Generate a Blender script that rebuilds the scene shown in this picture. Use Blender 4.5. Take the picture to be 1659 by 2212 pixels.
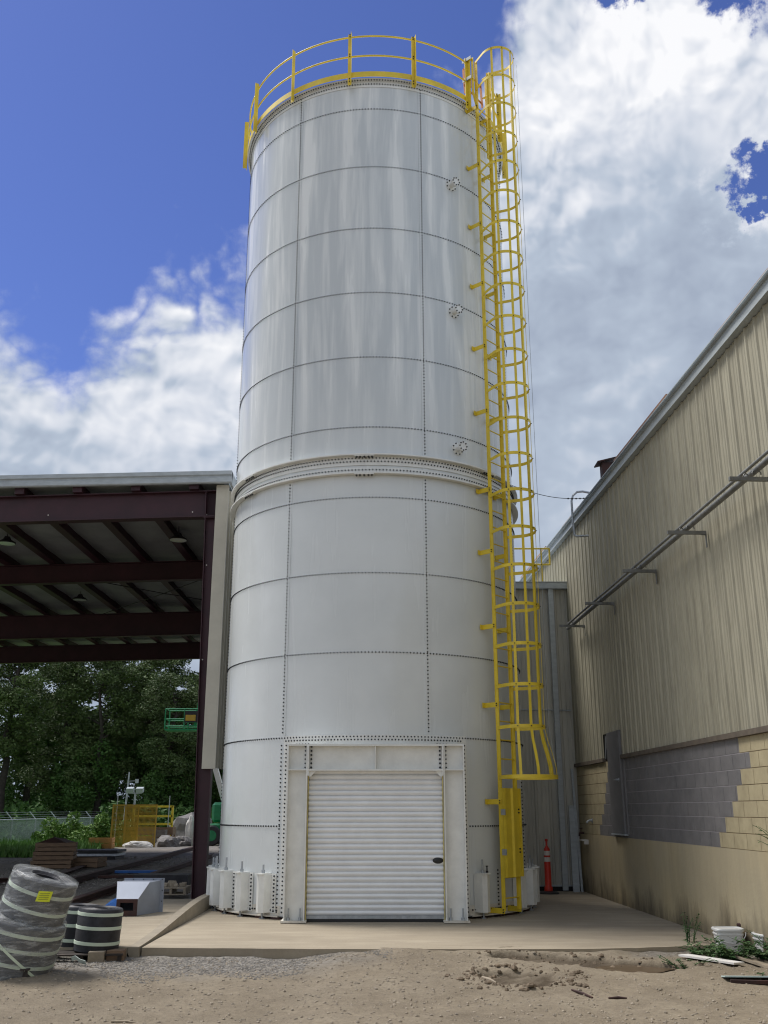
import bpy, bmesh, math, random
from math import sin, cos, pi, radians as R_
from mathutils import Vector, Matrix, noise
random.seed(7)
S = bpy.context.scene
for o in list(bpy.data.objects): bpy.data.objects.remove(o)
COL = S.collection

# ------------------------------------------------------------------ camera
cam = bpy.data.cameras.new('camera'); camo = bpy.data.objects.new('camera', cam); COL.objects.link(camo)
camo.location = (0, 0, 1.6); camo.rotation_euler = (R_(90 + 17.068), 0, 0)
cam.sensor_fit = 'HORIZONTAL'; cam.sensor_width = 36.0; cam.lens = 36.0 * 2092.3 / 1659.0
cam.clip_end = 3000; cam.clip_start = 0.05
S.camera = camo
S.view_settings.view_transform = 'Standard'; S.view_settings.look = 'None'
S.view_settings.gamma = 1; S.view_settings.use_curve_mapping = False
S.view_settings.exposure = 0.76
S.cycles.filter_width = 1.15

# ------------------------------------------------------------------ sky and sun
SUN_EL, SUN_AZ = 58.0, -62.0      # azimuth from +Y towards +X
W = bpy.data.worlds.new('World'); S.world = W; W.use_nodes = True
nt = W.node_tree; nt.nodes.clear()
class NG:
    def __init__(s, nt): s.nt = nt
    def n(s, t, **k):
        nd = s.nt.nodes.new(t)
        for a, v in k.items(): setattr(nd, a, v)
        return nd
    def l(s, a, b): s.nt.links.new(a, b)
    def m(s, op, a, b=None, c=None, clamp=False):
        nd = s.nt.nodes.new('ShaderNodeMath'); nd.operation = op; nd.use_clamp = clamp
        for i, v in enumerate((a, b, c)):
            if v is None: continue
            if isinstance(v, (int, float)): nd.inputs[i].default_value = v
            else: s.nt.links.new(v, nd.inputs[i])
        return nd.outputs[0]
    def noise(s, vec, scale, detail=4, rough=.5, dist=0, dim='3D'):
        nd = s.nt.nodes.new('ShaderNodeTexNoise'); nd.noise_dimensions = dim
        nd.inputs['Scale'].default_value = scale; nd.inputs['Detail'].default_value = detail
        nd.inputs['Roughness'].default_value = rough; nd.inputs['Distortion'].default_value = dist
        if vec is not None: s.nt.links.new(vec, nd.inputs['Vector'])
        return nd.outputs['Fac']
    def mapr(s, v, a, b, c=0., d=1., smooth=False):
        nd = s.nt.nodes.new('ShaderNodeMapRange'); nd.clamp = True
        if smooth: nd.interpolation_type = 'SMOOTHSTEP'
        s.nt.links.new(v, nd.inputs[0])
        for i, x in zip((1, 2, 3, 4), (a, b, c, d)): nd.inputs[i].default_value = x
        return nd.outputs[0]
    def mix(s, f, a, b, bl='MIX'):
        nd = s.nt.nodes.new('ShaderNodeMix'); nd.data_type = 'RGBA'; nd.blend_type = bl
        if isinstance(f, (int, float)): nd.inputs[0].default_value = f
        else: s.nt.links.new(f, nd.inputs[0])
        for i, v in ((6, a), (7, b)):
            if isinstance(v, tuple): nd.inputs[i].default_value = (*v[:3], 1)
            else: s.nt.links.new(v, nd.inputs[i])
        return nd.outputs[2]
    def vec(s, x, y, z):
        nd = s.nt.nodes.new('ShaderNodeCombineXYZ')
        for i, v in enumerate((x, y, z)):
            if isinstance(v, (int, float)): nd.inputs[i].default_value = v
            else: s.nt.links.new(v, nd.inputs[i])
        return nd.outputs[0]
g = NG(nt)
tc = g.n('ShaderNodeTexCoord')
sep = g.n('ShaderNodeSeparateXYZ'); g.l(tc.outputs['Generated'], sep.inputs[0])
az = g.m('DIVIDE', g.m('ARCTAN2', sep.outputs[0], sep.outputs[1]), pi / 180)
el = g.m('DIVIDE', g.m('ARCSINE', sep.outputs[2]), pi / 180)
sky = g.n('ShaderNodeTexSky', sky_type='NISHITA', sun_disc=False, sun_elevation=R_(SUN_EL), sun_rotation=R_(SUN_AZ))
sky.air_density = 1.0; sky.dust_density = 0.3; sky.ozone_density = 2.5
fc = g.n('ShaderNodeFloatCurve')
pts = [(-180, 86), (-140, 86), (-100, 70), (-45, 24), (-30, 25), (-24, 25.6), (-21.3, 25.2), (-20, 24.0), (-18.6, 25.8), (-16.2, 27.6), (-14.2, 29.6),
       (-9.5, 30.4), (-6, 33), (-1, 36), (4, 38.5), (7.4, 41.0), (9.2, 43.5), (11.5, 46.5), (17, 46.6), (20, 47.5), (23.2, 45.2), (26, 43.6), (29, 48), (45, 50), (100, 70), (180, 86)]  # cloud cover raised behind the camera, unseen, to add fill light
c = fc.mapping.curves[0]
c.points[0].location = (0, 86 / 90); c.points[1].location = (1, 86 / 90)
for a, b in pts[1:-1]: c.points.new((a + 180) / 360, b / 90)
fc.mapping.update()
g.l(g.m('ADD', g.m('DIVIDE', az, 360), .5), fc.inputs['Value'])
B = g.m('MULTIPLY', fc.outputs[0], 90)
cv = g.vec(g.m('MULTIPLY', az, .055), g.m('MULTIPLY', el, .066), 3.3)
wn = g.n('ShaderNodeTexNoise'); wn.inputs['Scale'].default_value = 3.0; wn.inputs['Detail'].default_value = 2; g.l(cv, wn.inputs['Vector'])
def warped(dx, dy, k=.16):
    v = g.vec(g.m('ADD', g.m('MULTIPLY', az, .055), dx), g.m('ADD', g.m('MULTIPLY', el, .066), dy), 3.3)
    sc = g.n('ShaderNodeVectorMath', operation='MULTIPLY_ADD'); g.l(wn.outputs['Color'], sc.inputs[0]); sc.inputs[1].default_value = (k, k, k); g.l(v, sc.inputs[2])
    return sc.outputs[0]
def puff(v, scale, det, rough=.5):
    nd = g.n('ShaderNodeTexNoise', noise_type='MULTIFRACTAL') if False else g.n('ShaderNodeTexNoise')
    nd.inputs['Scale'].default_value = scale; nd.inputs['Detail'].default_value = det; nd.inputs['Roughness'].default_value = rough; g.l(v, nd.inputs['Vector'])
    return g.m('SUBTRACT', 1.0, g.m('ABSOLUTE', g.m('MULTIPLY', g.m('SUBTRACT', nd.outputs['Fac'], .5), 3.2)))
w0_ = warped(0, 0); w1_ = warped(-.022, .05)
n1 = g.noise(w0_, 2.3, 8, .58)                       # big shape and wisps
n2 = g.noise(w1_, 2.3, 4, .58)
n1s = g.noise(w0_, 2.3, 4, .58)
p1 = g.m('SUBTRACT', 1.0, puff(w0_, 5.5, 2.5)); p2 = g.m('SUBTRACT', 1.0, puff(w1_, 5.5, 2.5))   # rounded billows, creases dark
fine = g.noise(cv, 11, 5, .62)
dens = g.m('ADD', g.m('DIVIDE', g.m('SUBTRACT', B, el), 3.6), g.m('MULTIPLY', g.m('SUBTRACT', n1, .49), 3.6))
dens = g.m('ADD', dens, g.m('MULTIPLY', g.m('SUBTRACT', p1, .35), .9))
dens = g.m('ADD', dens, g.m('MULTIPLY', g.m('SUBTRACT', fine, .5), .9))
def hole(a0, e0, r, k):
    d = g.m('SQRT', g.m('ADD', g.m('POWER', g.m('SUBTRACT', az, a0), 2), g.m('POWER', g.m('SUBTRACT', el, e0), 2)))
    return g.m('MULTIPLY', g.mapr(g.m('ADD', d, g.m('MULTIPLY', g.m('SUBTRACT', g.m('ADD', fine, n1), 1.0), 6.0)), 0, r, 1, 0, True), k)
for h in ((23.4, 33.6, 3.2, 3.2), (26.2, 31.0, 4.6, 3.6), (16.9, 45.2, 2.6, 2.6), (24.0, 44.5, 4.0, 2.6)):
    dens = g.m('SUBTRACT', dens, hole(*h))
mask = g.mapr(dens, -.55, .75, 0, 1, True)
big = g.noise(cv, .9, 4, .5)
edge = g.mapr(dens, .3, 4.5, 1, 0, True)             # sunlit rims, greyer hearts
high = g.mapr(el, 16, 38, 0, 1)
big2 = g.noise(w0_, .75, 3, .45)
amp = g.m('MAXIMUM', edge, g.mapr(big2, .46, .60, .30, 1.0, True))
rel = g.m('ADD', g.m('MULTIPLY', g.m('SUBTRACT', n1s, n2), 2.5), g.m('MULTIPLY', g.m('SUBTRACT', p1, p2), .38))
rel = g.m('ADD', rel, g.m('MULTIPLY', g.m('SUBTRACT', fine, .5), .10))
br = g.m('MULTIPLY', rel, amp)
br = g.m('ADD', br, g.m('MULTIPLY', g.m('SUBTRACT', n1s, .5), 1.3))
br = g.m('ADD', br, g.m('MULTIPLY', edge, .24)); br = g.m('ADD', br, g.m('MULTIPLY', high, .09))
br = g.m('ADD', br, g.m('MULTIPLY', g.m('SUBTRACT', big, .5), 1.5)); br = g.m('ADD', br, g.m('MULTIPLY', g.m('SUBTRACT', big2, .5), 1.3)); br = g.m('ADD', br, .31)
ramp = g.n('ShaderNodeValToRGB'); g.l(br, ramp.inputs[0])
e = ramp.color_ramp.elements
e[0].position = 0; e[0].color = (.36, .42, .53, 1); e[1].position = 1.0; e[1].color = (.93, .935, .96, 1)
q = ramp.color_ramp.elements.new(.30); q.color = (.45, .52, .63, 1)
q = ramp.color_ramp.elements.new(.60); q.color = (.66, .70, .78, 1)
tint = g.mix(1.0, sky.outputs[0], (.40, .43, .70), 'MULTIPLY')
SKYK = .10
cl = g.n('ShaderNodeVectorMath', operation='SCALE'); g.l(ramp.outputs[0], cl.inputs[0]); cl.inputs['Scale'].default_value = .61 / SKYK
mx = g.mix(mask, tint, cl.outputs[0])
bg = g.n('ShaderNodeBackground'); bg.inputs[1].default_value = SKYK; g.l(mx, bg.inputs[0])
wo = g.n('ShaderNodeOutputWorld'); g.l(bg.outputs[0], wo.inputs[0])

sl = bpy.data.lights.new('sun', 'SUN'); sl.energy = 2.5; sl.angle = R_(22); sl.color = (1, .96, .9)
so = bpy.data.objects.new('sun', sl); COL.objects.link(so)
sd = Vector((sin(R_(SUN_AZ)) * cos(R_(SUN_EL)), cos(R_(SUN_AZ)) * cos(R_(SUN_EL)) , sin(R_(SUN_EL))))
so.rotation_euler = sd.to_track_quat('Z', 'Y').to_euler()

# ------------------------------------------------------------------ helpers
def tag(o, label=None, cat=None, group=None, kind=None):
    if label: o['label'] = label
    if cat: o['category'] = cat
    if group: o['group'] = group
    if kind: o['kind'] = kind
    return o
def thing(name, loc, label, cat, group=None):
    o = bpy.data.objects.new(name, None); COL.objects.link(o); o.location = loc; o.empty_display_size = .2
    return tag(o, label, cat, group)
def rootloc(p):
    while p is not None and p.parent is not None: p = p.parent
    return Vector(p.location) if p is not None else Vector((0, 0, 0))
class MB:
    def __init__(s): s.v = []; s.f = []; s.mi = []; s.cur = 0
    def add(s, vs, fs):
        b = len(s.v); s.v += [tuple(x) for x in vs]
        for f in fs: s.f.append(tuple(b + i for i in f)); s.mi.append(s.cur)
        return s
    def box(s, x0, x1, y0, y1, z0, z1):
        vs = [(x, y, z) for z in (z0, z1) for y in (y0, y1) for x in (x0, x1)]
        return s.add(vs, [(0, 2, 3, 1), (4, 5, 7, 6), (0, 1, 5, 4), (2, 6, 7, 3), (0, 4, 6, 2), (1, 3, 7, 5)])
    def obox(s, c, ax, ay, az_, hx, hy, hz):
        c = Vector(c); ax = Vector(ax).normalized() * hx; ay = Vector(ay).normalized() * hy; az_ = Vector(az_).normalized() * hz
        vs = [c + i * ax + j * ay + k * az_ for k in (-1, 1) for j in (-1, 1) for i in (-1, 1)]
        return s.add(vs, [(0, 2, 3, 1), (4, 5, 7, 6), (0, 1, 5, 4), (2, 6, 7, 3), (0, 4, 6, 2), (1, 3, 7, 5)])
    def bar(s, a, b, w, h, up=(0, 0, 1)):
        a = Vector(a); b = Vector(b); d = (b - a); L = d.length; d.normalize()
        u = Vector(up); r = d.cross(u)
        if r.length < 1e-4: r = d.cross(Vector((1, 0, 0)))
        r.normalize(); u = r.cross(d)
        return s.obox((a + b) / 2, d, r, u, L / 2, w / 2, h / 2)
    def tube(s, path, r, n=8, cap=True, closed=False):
        P = [Vector(p) for p in path]; m = len(P); vs = []; fs = []
        prev = None
        for i, p in enumerate(P):
            if closed: d = P[(i + 1) % m] - P[i - 1]
            else: d = P[min(i + 1, m - 1)] - P[max(i - 1, 0)]
            d.normalize()
            if prev is None:
                u = Vector((0, 0, 1)) if abs(d.z) < .9 else Vector((1, 0, 0))
            else: u = prev
            u = (u - d * u.dot(d)).normalized(); prev = u; w = d.cross(u)
            rr = r[i] if isinstance(r, (list, tuple)) else r
            for k in range(n):
                t = 2 * pi * k / n; vs.append(p + rr * (cos(t) * u + sin(t) * w))
        for i in range(m if closed else m - 1):
            j = (i + 1) % m
            for k in range(n):
                k2 = (k + 1) % n; fs.append((i * n + k, i * n + k2, j * n + k2, j * n + k))
        if cap and not closed:
            fs.append(tuple(range(n))[::-1]); fs.append(tuple((m - 1) * n + k for k in range(n)))
        return s.add(vs, fs)
    def ribbon(s, path, up, w, t, closed=False):
        """flat bar of height w (along up) and thickness t following path"""
        P = [Vector(p) for p in path]; up = Vector(up).normalized(); m = len(P); vs = []; fs = []
        for i, p in enumerate(P):
            if closed: d = P[(i + 1) % m] - P[i - 1]
            else: d = P[min(i + 1, m - 1)] - P[max(i - 1, 0)]
            d.normalize(); r = d.cross(up).normalized()
            for a, b in ((-1, -1), (1, -1), (1, 1), (-1, 1)): vs.append(p + r * (a * t / 2) + up * (b * w / 2))
        for i in range(m if closed else m - 1):
            j = (i + 1) % m
            for k in range(4):
                k2 = (k + 1) % 4; fs.append((i * 4 + k, i * 4 + k2, j * 4 + k2, j * 4 + k))
        if not closed: fs.append((3, 2, 1, 0)); fs.append(tuple((m - 1) * 4 + k for k in range(4)))
        return s.add(vs, fs)
    def prism(s, poly, a, b):
        """poly: list of 3D offsets; extruded from a to b"""
        a = Vector(a); b = Vector(b); n = len(poly)
        vs = [a + Vector(p) for p in poly] + [b + Vector(p) for p in poly]
        fs = [tuple(range(n))[::-1], tuple(range(n, 2 * n))] + [(i, (i + 1) % n, n + (i + 1) % n, n + i) for i in range(n)]
        return s.add(vs, fs)
    def lathe(s, prof, c, n=24, a0=0, a1=2 * pi, axis=None):
        """prof: (r,z) list about vertical axis at c"""
        full = abs(a1 - a0 - 2 * pi) < 1e-6; m = n if full else n + 1; vs = []; fs = []
        c = Vector(c); M = axis if axis is not None else Matrix.Identity(3)
        for k in range(m):
            t = a0 + (a1 - a0) * k / n
            for r, z in prof: vs.append(c + M @ Vector((r * sin(t), -r * cos(t), z)))
        p = len(prof)
        for k in range(n):
            k2 = (k + 1) % m if full else k + 1
            for i in range(p - 1): fs.append((k * p + i, k2 * p + i, k2 * p + i + 1, k * p + i + 1))
        return s.add(vs, fs)
    def build(s, name, mats, parent=None, smooth=None, bevel=0):
        me = bpy.data.meshes.new(name); off = rootloc(parent)
        me.from_pydata([tuple(Vector(v) - off) for v in s.v], [], s.f); me.update()
        if not isinstance(mats, (list, tuple)): mats = [mats]
        for m in mats: me.materials.append(m)
        if len(mats) > 1: me.polygons.foreach_set('material_index', s.mi)
        if smooth is not None:
            me.polygons.foreach_set('use_smooth', [True] * len(me.polygons)); me.update()
            if smooth < 180:
                me.set_sharp_from_angle(angle=R_(smooth))
        o = bpy.data.objects.new(name, me); COL.objects.link(o)
        if parent is not None: o.parent = parent
        if bevel:
            b = o.modifiers.new('bevel', 'BEVEL'); b.width = bevel; b.segments = 1; b.limit_method = 'ANGLE'
        return o
def copy_tree(o, parent=None):
    c = o.copy(); COL.objects.link(c)
    if parent is not None: c.parent = parent
    for ch in list(o.children): copy_tree(ch, c)
    return c

# ------------------------------------------------------------------ materials
def mat(name, col, rough=.6, metal=0., var=.12, vscale=3., col2=None, bump=0., bscale=30., coat=0., stretch=None, spec=None):
    m = bpy.data.materials.new(name); m.use_nodes = True; n_ = m.node_tree; G = NG(n_)
    bs = n_.nodes['Principled BSDF']; bs.inputs['Roughness'].default_value = rough; bs.inputs['Metallic'].default_value = metal
    if coat: bs.inputs['Coat Weight'].default_value = coat; bs.inputs['Coat Roughness'].default_value = .12
    if spec is not None: bs.inputs['Specular IOR Level'].default_value = spec
    t = G.n('ShaderNodeTexCoord'); v = t.outputs['Object']
    if stretch:
        mp = G.n('ShaderNodeMapping'); mp.inputs['Scale'].default_value = stretch; G.l(v, mp.inputs[0]); v = mp.outputs[0]
    f = G.noise(v, vscale, 6, .62)
    f = G.mapr(f, .3, .7)
    c2 = col2 if col2 else tuple(x * (1 - 2.2 * var) for x in col)
    c1 = col if col2 else tuple(min(1, x * (1 + var)) for x in col)
    cc = G.mix(f, c1, c2); G.l(cc, bs.inputs['Base Color'])
    if bump:
        b = G.n('ShaderNodeBump'); b.inputs['Strength'].default_value = bump; b.inputs['Distance'].default_value = .01
        G.l(G.noise(t.outputs['Object'], bscale, 5, .6), b.inputs['Height']); G.l(b.outputs[0], bs.inputs['Normal'])
    m['bs'] = 1
    return m
def bsdf(m): return m.node_tree.nodes['Principled BSDF']

M = {}
# silo paint: off-white gloss with faint run-down streaks
m = bpy.data.materials.new('silo_paint'); m.use_nodes = True; G = NG(m.node_tree); bs = bsdf(m)
t = G.n('ShaderNodeTexCoord'); sp = G.n('ShaderNodeSeparateXYZ'); G.l(t.outputs['Object'], sp.inputs[0])
ang = G.m('ARCTAN2', sp.outputs[0], G.m('MULTIPLY', sp.outputs[1], -1))
v = G.vec(G.m('MULTIPLY', ang, 5.5), G.m('MULTIPLY', sp.outputs[2], .16), 0)
s1 = G.mapr(G.noise(v, 1.6, 4, .55, .3), .46, .62)
v2 = G.vec(G.m('MULTIPLY', ang, 14), G.m('MULTIPLY', sp.outputs[2], .3), 4)
s2 = G.mapr(G.noise(v2, 2.0, 3, .6), .5, .75)
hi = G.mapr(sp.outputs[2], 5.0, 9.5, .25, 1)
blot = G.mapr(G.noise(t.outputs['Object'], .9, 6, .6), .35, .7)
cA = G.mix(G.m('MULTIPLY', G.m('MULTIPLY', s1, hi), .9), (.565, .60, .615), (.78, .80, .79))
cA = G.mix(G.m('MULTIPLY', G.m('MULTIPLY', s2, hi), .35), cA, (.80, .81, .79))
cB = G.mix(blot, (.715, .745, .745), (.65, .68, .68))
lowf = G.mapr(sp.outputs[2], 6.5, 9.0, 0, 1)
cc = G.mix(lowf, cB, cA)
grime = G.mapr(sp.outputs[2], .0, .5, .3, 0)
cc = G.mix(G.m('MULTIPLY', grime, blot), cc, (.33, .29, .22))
G.l(cc, bs.inputs['Base Color']); bs.inputs['Roughness'].default_value = .32
G.l(G.mapr(s1, 0, 1, .16, .30), bs.inputs['Roughness'])
b = G.n('ShaderNodeBump'); b.inputs['Strength'].default_value = .4; b.inputs['Distance'].default_value = .03
G.l(G.noise(t.outputs['Object'], 1.1, 3, .5), b.inputs['Height']); G.l(b.outputs[0], bs.inputs['Normal'])
M['silo'] = m
M['white'] = mat('white_steel_paint', (.78, .785, .75), .38, var=.05, vscale=5, bump=.1)
M['whitedirty'] = mat('white_steel_dirty', (.72, .70, .64), .5, vscale=9, col2=(.58, .53, .44), bump=.1)
M['darkgalv'] = mat('dull_grey_pipe', (.20, .205, .20), .5, .3, var=.15, vscale=10)
M['door'] = mat('roller_door_white', (.86, .88, .90), .35, var=.03, vscale=4)
M['bolt'] = mat('dark_bolt', (.022, .024, .028), .45, .3, var=.2, vscale=20)
M['galv'] = mat('galvanised_steel', (.42, .45, .48), .42, .55, var=.12, vscale=12)
M['galvlight'] = mat('galvanised_trim', (.42, .46, .48), .5, .15, var=.08, vscale=6, stretch=(1, .4, 3))
M['yellow'] = mat('safety_yellow', (.76, .57, .04), .45, var=.10, vscale=3, bump=.08)
M['yelold'] = mat('weathered_yellow', (.55, .36, .03), .6, vscale=4, col2=(.40, .24, .04), bump=.1)
M['guide'] = mat('pale_yellow_guide', (.66, .56, .22), .6, var=.15, vscale=10)
M['orange'] = mat('orange_primer', (.50, .19, .05), .6, var=.1)
M['maroon'] = mat('red_oxide_primer', (.042, .010, .017), .55, var=.18, vscale=2, bump=.08)
M['beige'] = mat('beige_cladding', (.54, .51, .42), .5, var=.05, vscale=3)
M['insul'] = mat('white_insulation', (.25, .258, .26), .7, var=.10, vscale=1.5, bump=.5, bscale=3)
M['rubber'] = mat('black_rubber', (.026, .027, .034), .55, var=.3, vscale=8, bump=.2)
M['strap'] = mat('pale_green_strap', (.62, .72, .58), .5, var=.06)
M['wood'] = mat('raw_pallet_wood', (.27, .175, .105), .8, vscale=6, col2=(.15, .10, .065), bump=.4, stretch=(1, 1, 6))
M['darkwood'] = mat('dark_wet_wood', (.06, .045, .035), .8, vscale=8, col2=(.025, .02, .018), bump=.4)
M['woodpale'] = mat('pale_board_wood', (.36, .30, .22), .8, vscale=8, col2=(.22, .18, .13), bump=.4)
M['woodorange'] = mat('orange_timber', (.50, .25, .08), .7, var=.12)
M['rust'] = mat('rusty_steel', (.075, .030, .022), .75, .2, vscale=5, col2=(.035, .022, .022), bump=.3)
M['darksteel'] = mat('dark_steel', (.035, .033, .038), .6, .3, var=.25, vscale=4, bump=.2)
M['hood'] = mat('grey_sheet_metal', (.27, .30, .36), .45, .1, var=.06)
M['hoodlid'] = mat('pale_sheet_metal', (.40, .44, .52), .4, .1, var=.05)
M['blue'] = mat('blue_tarp', (.015, .12, .42), .5, var=.15, bump=.4)
M['green'] = mat('green_machine_paint', (.010, .24, .085), .4, var=.1, vscale=6)
M['black'] = mat('black_plastic', (.02, .02, .022), .45, var=.1)
M['red'] = mat('red_plastic', (.58, .035, .018), .45, var=.08)
M['reflect'] = mat('white_reflective_tape', (.70, .66, .62), .35, var=.04)
M['tagyel'] = mat('yellow_green_label', (.72, .80, .04), .5, var=.03)
M['tagink'] = mat('label_ink', (.35, .38, .05), .6, var=.03)
M['glass'] = mat('lamp_lens', (.45, .47, .48), .2, var=.02)
M['whiteplastic'] = mat('white_plastic', (.68, .68, .66), .4, var=.05)
M['sheet'] = mat('pale_sheet', (.50, .62, .60), .5, var=.08)
M['styro'] = mat('white_board', (.72, .70, .66), .7, var=.06, bump=.2)
M['grey'] = mat('grey_door_paint', (.16, .157, .16), .5, var=.06, vscale=4)
M['darkhole'] = mat('dark_interior', (.012, .012, .013), .8, var=.1)
M['bark'] = mat('pine_bark', (.045, .036, .030), .9, var=.25, vscale=6, bump=.5)
M['plastgrey'] = mat('grey_junk', (.22, .21, .20), .7, vscale=4, col2=(.10, .09, .09), bump=.4)

# clear shrink wrap
m = bpy.data.materials.new('clear_shrink_wrap'); m.use_nodes = True; G = NG(m.node_tree); bs = bsdf(m)
bs.inputs['Base Color'].default_value = (.62, .64, .64, 1); bs.inputs['Roughness'].default_value = .14
t = G.n('ShaderNodeTexCoord')
mp = G.n('ShaderNodeMapping'); mp.inputs['Scale'].default_value = (1.2, 1.2, 6); mp.inputs['Rotation'].default_value = (.35, .3, 0); G.l(t.outputs['Object'], mp.inputs[0])
f = G.noise(mp.outputs[0], 3.5, 6, .62, .6)
G.l(G.mapr(f, .46, .72, .18, .66), bs.inputs['Alpha'])
b = G.n('ShaderNodeBump'); b.inputs['Strength'].default_value = .7; b.inputs['Distance'].default_value = .02; G.l(G.noise(mp.outputs[0], 8, 6, .6, 1.), b.inputs['Height']); G.l(b.outputs[0], bs.inputs['Normal'])
M['wrap'] = m
# perforated yellow mesh panel
m = bpy.data.materials.new('yellow_wire_mesh'); m.use_nodes = True; G = NG(m.node_tree); bs = bsdf(m)
bs.inputs['Base Color'].default_value = (.42, .27, .02, 1); bs.inputs['Roughness'].default_value = .6
t = G.n('ShaderNodeTexCoord'); sp = G.n('ShaderNodeSeparateXYZ'); G.l(t.outputs['Object'], sp.inputs[0])
hx = G.m('PINGPONG', sp.outputs[0], .025); hz = G.m('PINGPONG', sp.outputs[2], .025)
a_ = G.m('MAXIMUM', G.m('LESS_THAN', hx, .008), G.m('LESS_THAN', hz, .008)); G.l(a_, bs.inputs['Alpha'])
M['yelmesh'] = m
m = bpy.data.materials.new('chain_link_mesh'); m.use_nodes = True; G = NG(m.node_tree); bs = bsdf(m)
bs.inputs['Base Color'].default_value = (.50, .58, .54, 1); bs.inputs['Roughness'].default_value = .5
t = G.n('ShaderNodeTexCoord'); sp = G.n('ShaderNodeSeparateXYZ'); G.l(t.outputs['Object'], sp.inputs[0])
h1 = G.m('PINGPONG', G.m('ADD', sp.outputs[1], sp.outputs[2]), .04); h2 = G.m('PINGPONG', G.m('SUBTRACT', sp.outputs[1], sp.outputs[2]), .04)
a_ = G.m('MAXIMUM', G.m('LESS_THAN', h1, .011), G.m('LESS_THAN', h2, .011)); G.l(a_, bs.inputs['Alpha'])
M['chain'] = m
def leafmat(name, c1, c2, c3, sc=.35):
    m = bpy.data.materials.new(name); m.use_nodes = True; G = NG(m.node_tree); bs = bsdf(m); bs.inputs['Roughness'].default_value = .65
    t = G.n('ShaderNodeTexCoord'); oi = G.n('ShaderNodeObjectInfo')
    f = G.mapr(G.noise(t.outputs['Object'], sc * 3, 4, .6), .35, .65)
    f2 = G.mapr(G.noise(t.outputs['Object'], 7, 3, .6), .4, .65)
    c = G.mix(f, c1, c2); c = G.mix(G.m('MULTIPLY', f2, .6), c, c3)
    c = G.mix(G.m('MULTIPLY', oi.outputs['Random'], .45), c, tuple(x * .55 for x in c1))
    G.l(c, bs.inputs['Base Color']); bs.inputs['Specular IOR Level'].default_value = .3
    bs.inputs['Subsurface Weight'].default_value = 0
    return m
M['leaf'] = leafmat('tree_foliage', (.055, .095, .034), (.10, .15, .046), (.14, .175, .045))
M['vine'] = leafmat('vine_foliage', (.035, .095, .024), (.065, .15, .03), (.12, .19, .03))
M['bush'] = leafmat('bush_foliage', (.08, .18, .04), (.15, .27, .05), (.22, .30, .05), 1.)
M['weed'] = leafmat('weed_leaves', (.030, .085, .026), (.055, .12, .035), (.10, .14, .05), 4.)
M['grass'] = leafmat('grass_blades', (.09, .22, .05), (.15, .30, .06), (.20, .30, .07), 1.)

# corrugated old cladding with vertical weathering
m = bpy.data.materials.new('weathered_wall_cladding'); m.use_nodes = True; G = NG(m.node_tree); bs = bsdf(m)
t = G.n('ShaderNodeTexCoord')
mp = G.n('ShaderNodeMapping'); mp.inputs['Scale'].default_value = (1, 1, .12); G.l(t.outputs['Object'], mp.inputs[0])
f = G.mapr(G.noise(mp.outputs[0], 5, 6, .65), .38, .68)
f2 = G.mapr(G.noise(mp.outputs[0], 16, 4, .6), .4, .7)
f3 = G.mapr(G.noise(t.outputs['Object'], .5, 4, .6), .35, .65)
c = G.mix(f, (.375, .352, .262), (.28, .26, .19)); c = G.mix(G.m('MULTIPLY', f2, .55), c, (.18, .166, .12)); c = G.mix(G.m('MULTIPLY', f3, .35), c, (.41, .385, .29))
G.l(c, bs.inputs['Base Color']); bs.inputs['Roughness'].default_value = .62
M['oldclad'] = m
M['oldcladback'] = mat('grey_green_cladding', (.52, .51, .45), .6, var=.12, vscale=3, stretch=(1, 1, .15))
# painted block / concrete
M['blockcream'] = mat('cream_block_paint', (.46, .395, .245), .75, vscale=5, col2=(.34, .285, .175), bump=.5, bscale=60)
M['blockgrey'] = mat('grey_block_paint', (.195, .187, .187), .7, vscale=4, col2=(.135, .130, .131), bump=.5, bscale=60)
M['jointgrey'] = mat('light_mortar', (.33, .31, .32), .85, var=.1)
M['jointcream'] = mat('dark_mortar', (.20, .155, .085), .85, var=.15)
m = bpy.data.materials.new('stained_cream_concrete'); m.use_nodes = True; G = NG(m.node_tree); bs = bsdf(m)
t = G.n('ShaderNodeTexCoord'); sp = G.n('ShaderNodeSeparateXYZ'); G.l(t.outputs['Object'], sp.inputs[0])
mp = G.n('ShaderNodeMapping'); mp.inputs['Scale'].default_value = (1, 1, .22); G.l(t.outputs['Object'], mp.inputs[0])
f = G.mapr(G.noise(mp.outputs[0], 4.5, 7, .65), .35, .7)
c = G.mix(f, (.47, .385, .225), (.35, .285, .17))
patch = G.mapr(G.noise(t.outputs['Object'], .45, 3, .5), .4, .6)
c = G.mix(G.m('MULTIPLY', patch, .55), c, (.37, .33, .24))
gn = G.noise(mp.outputs[0], 2.2, 7, .7)
gz = G.mapr(sp.outputs[2], 0, .75, .30, -.12)
gm = G.mapr(G.m('ADD', gn, gz), .60, .82)
c = G.mix(G.m('MULTIPLY', gm, .85), c, (.105, .085, .055))
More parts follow.
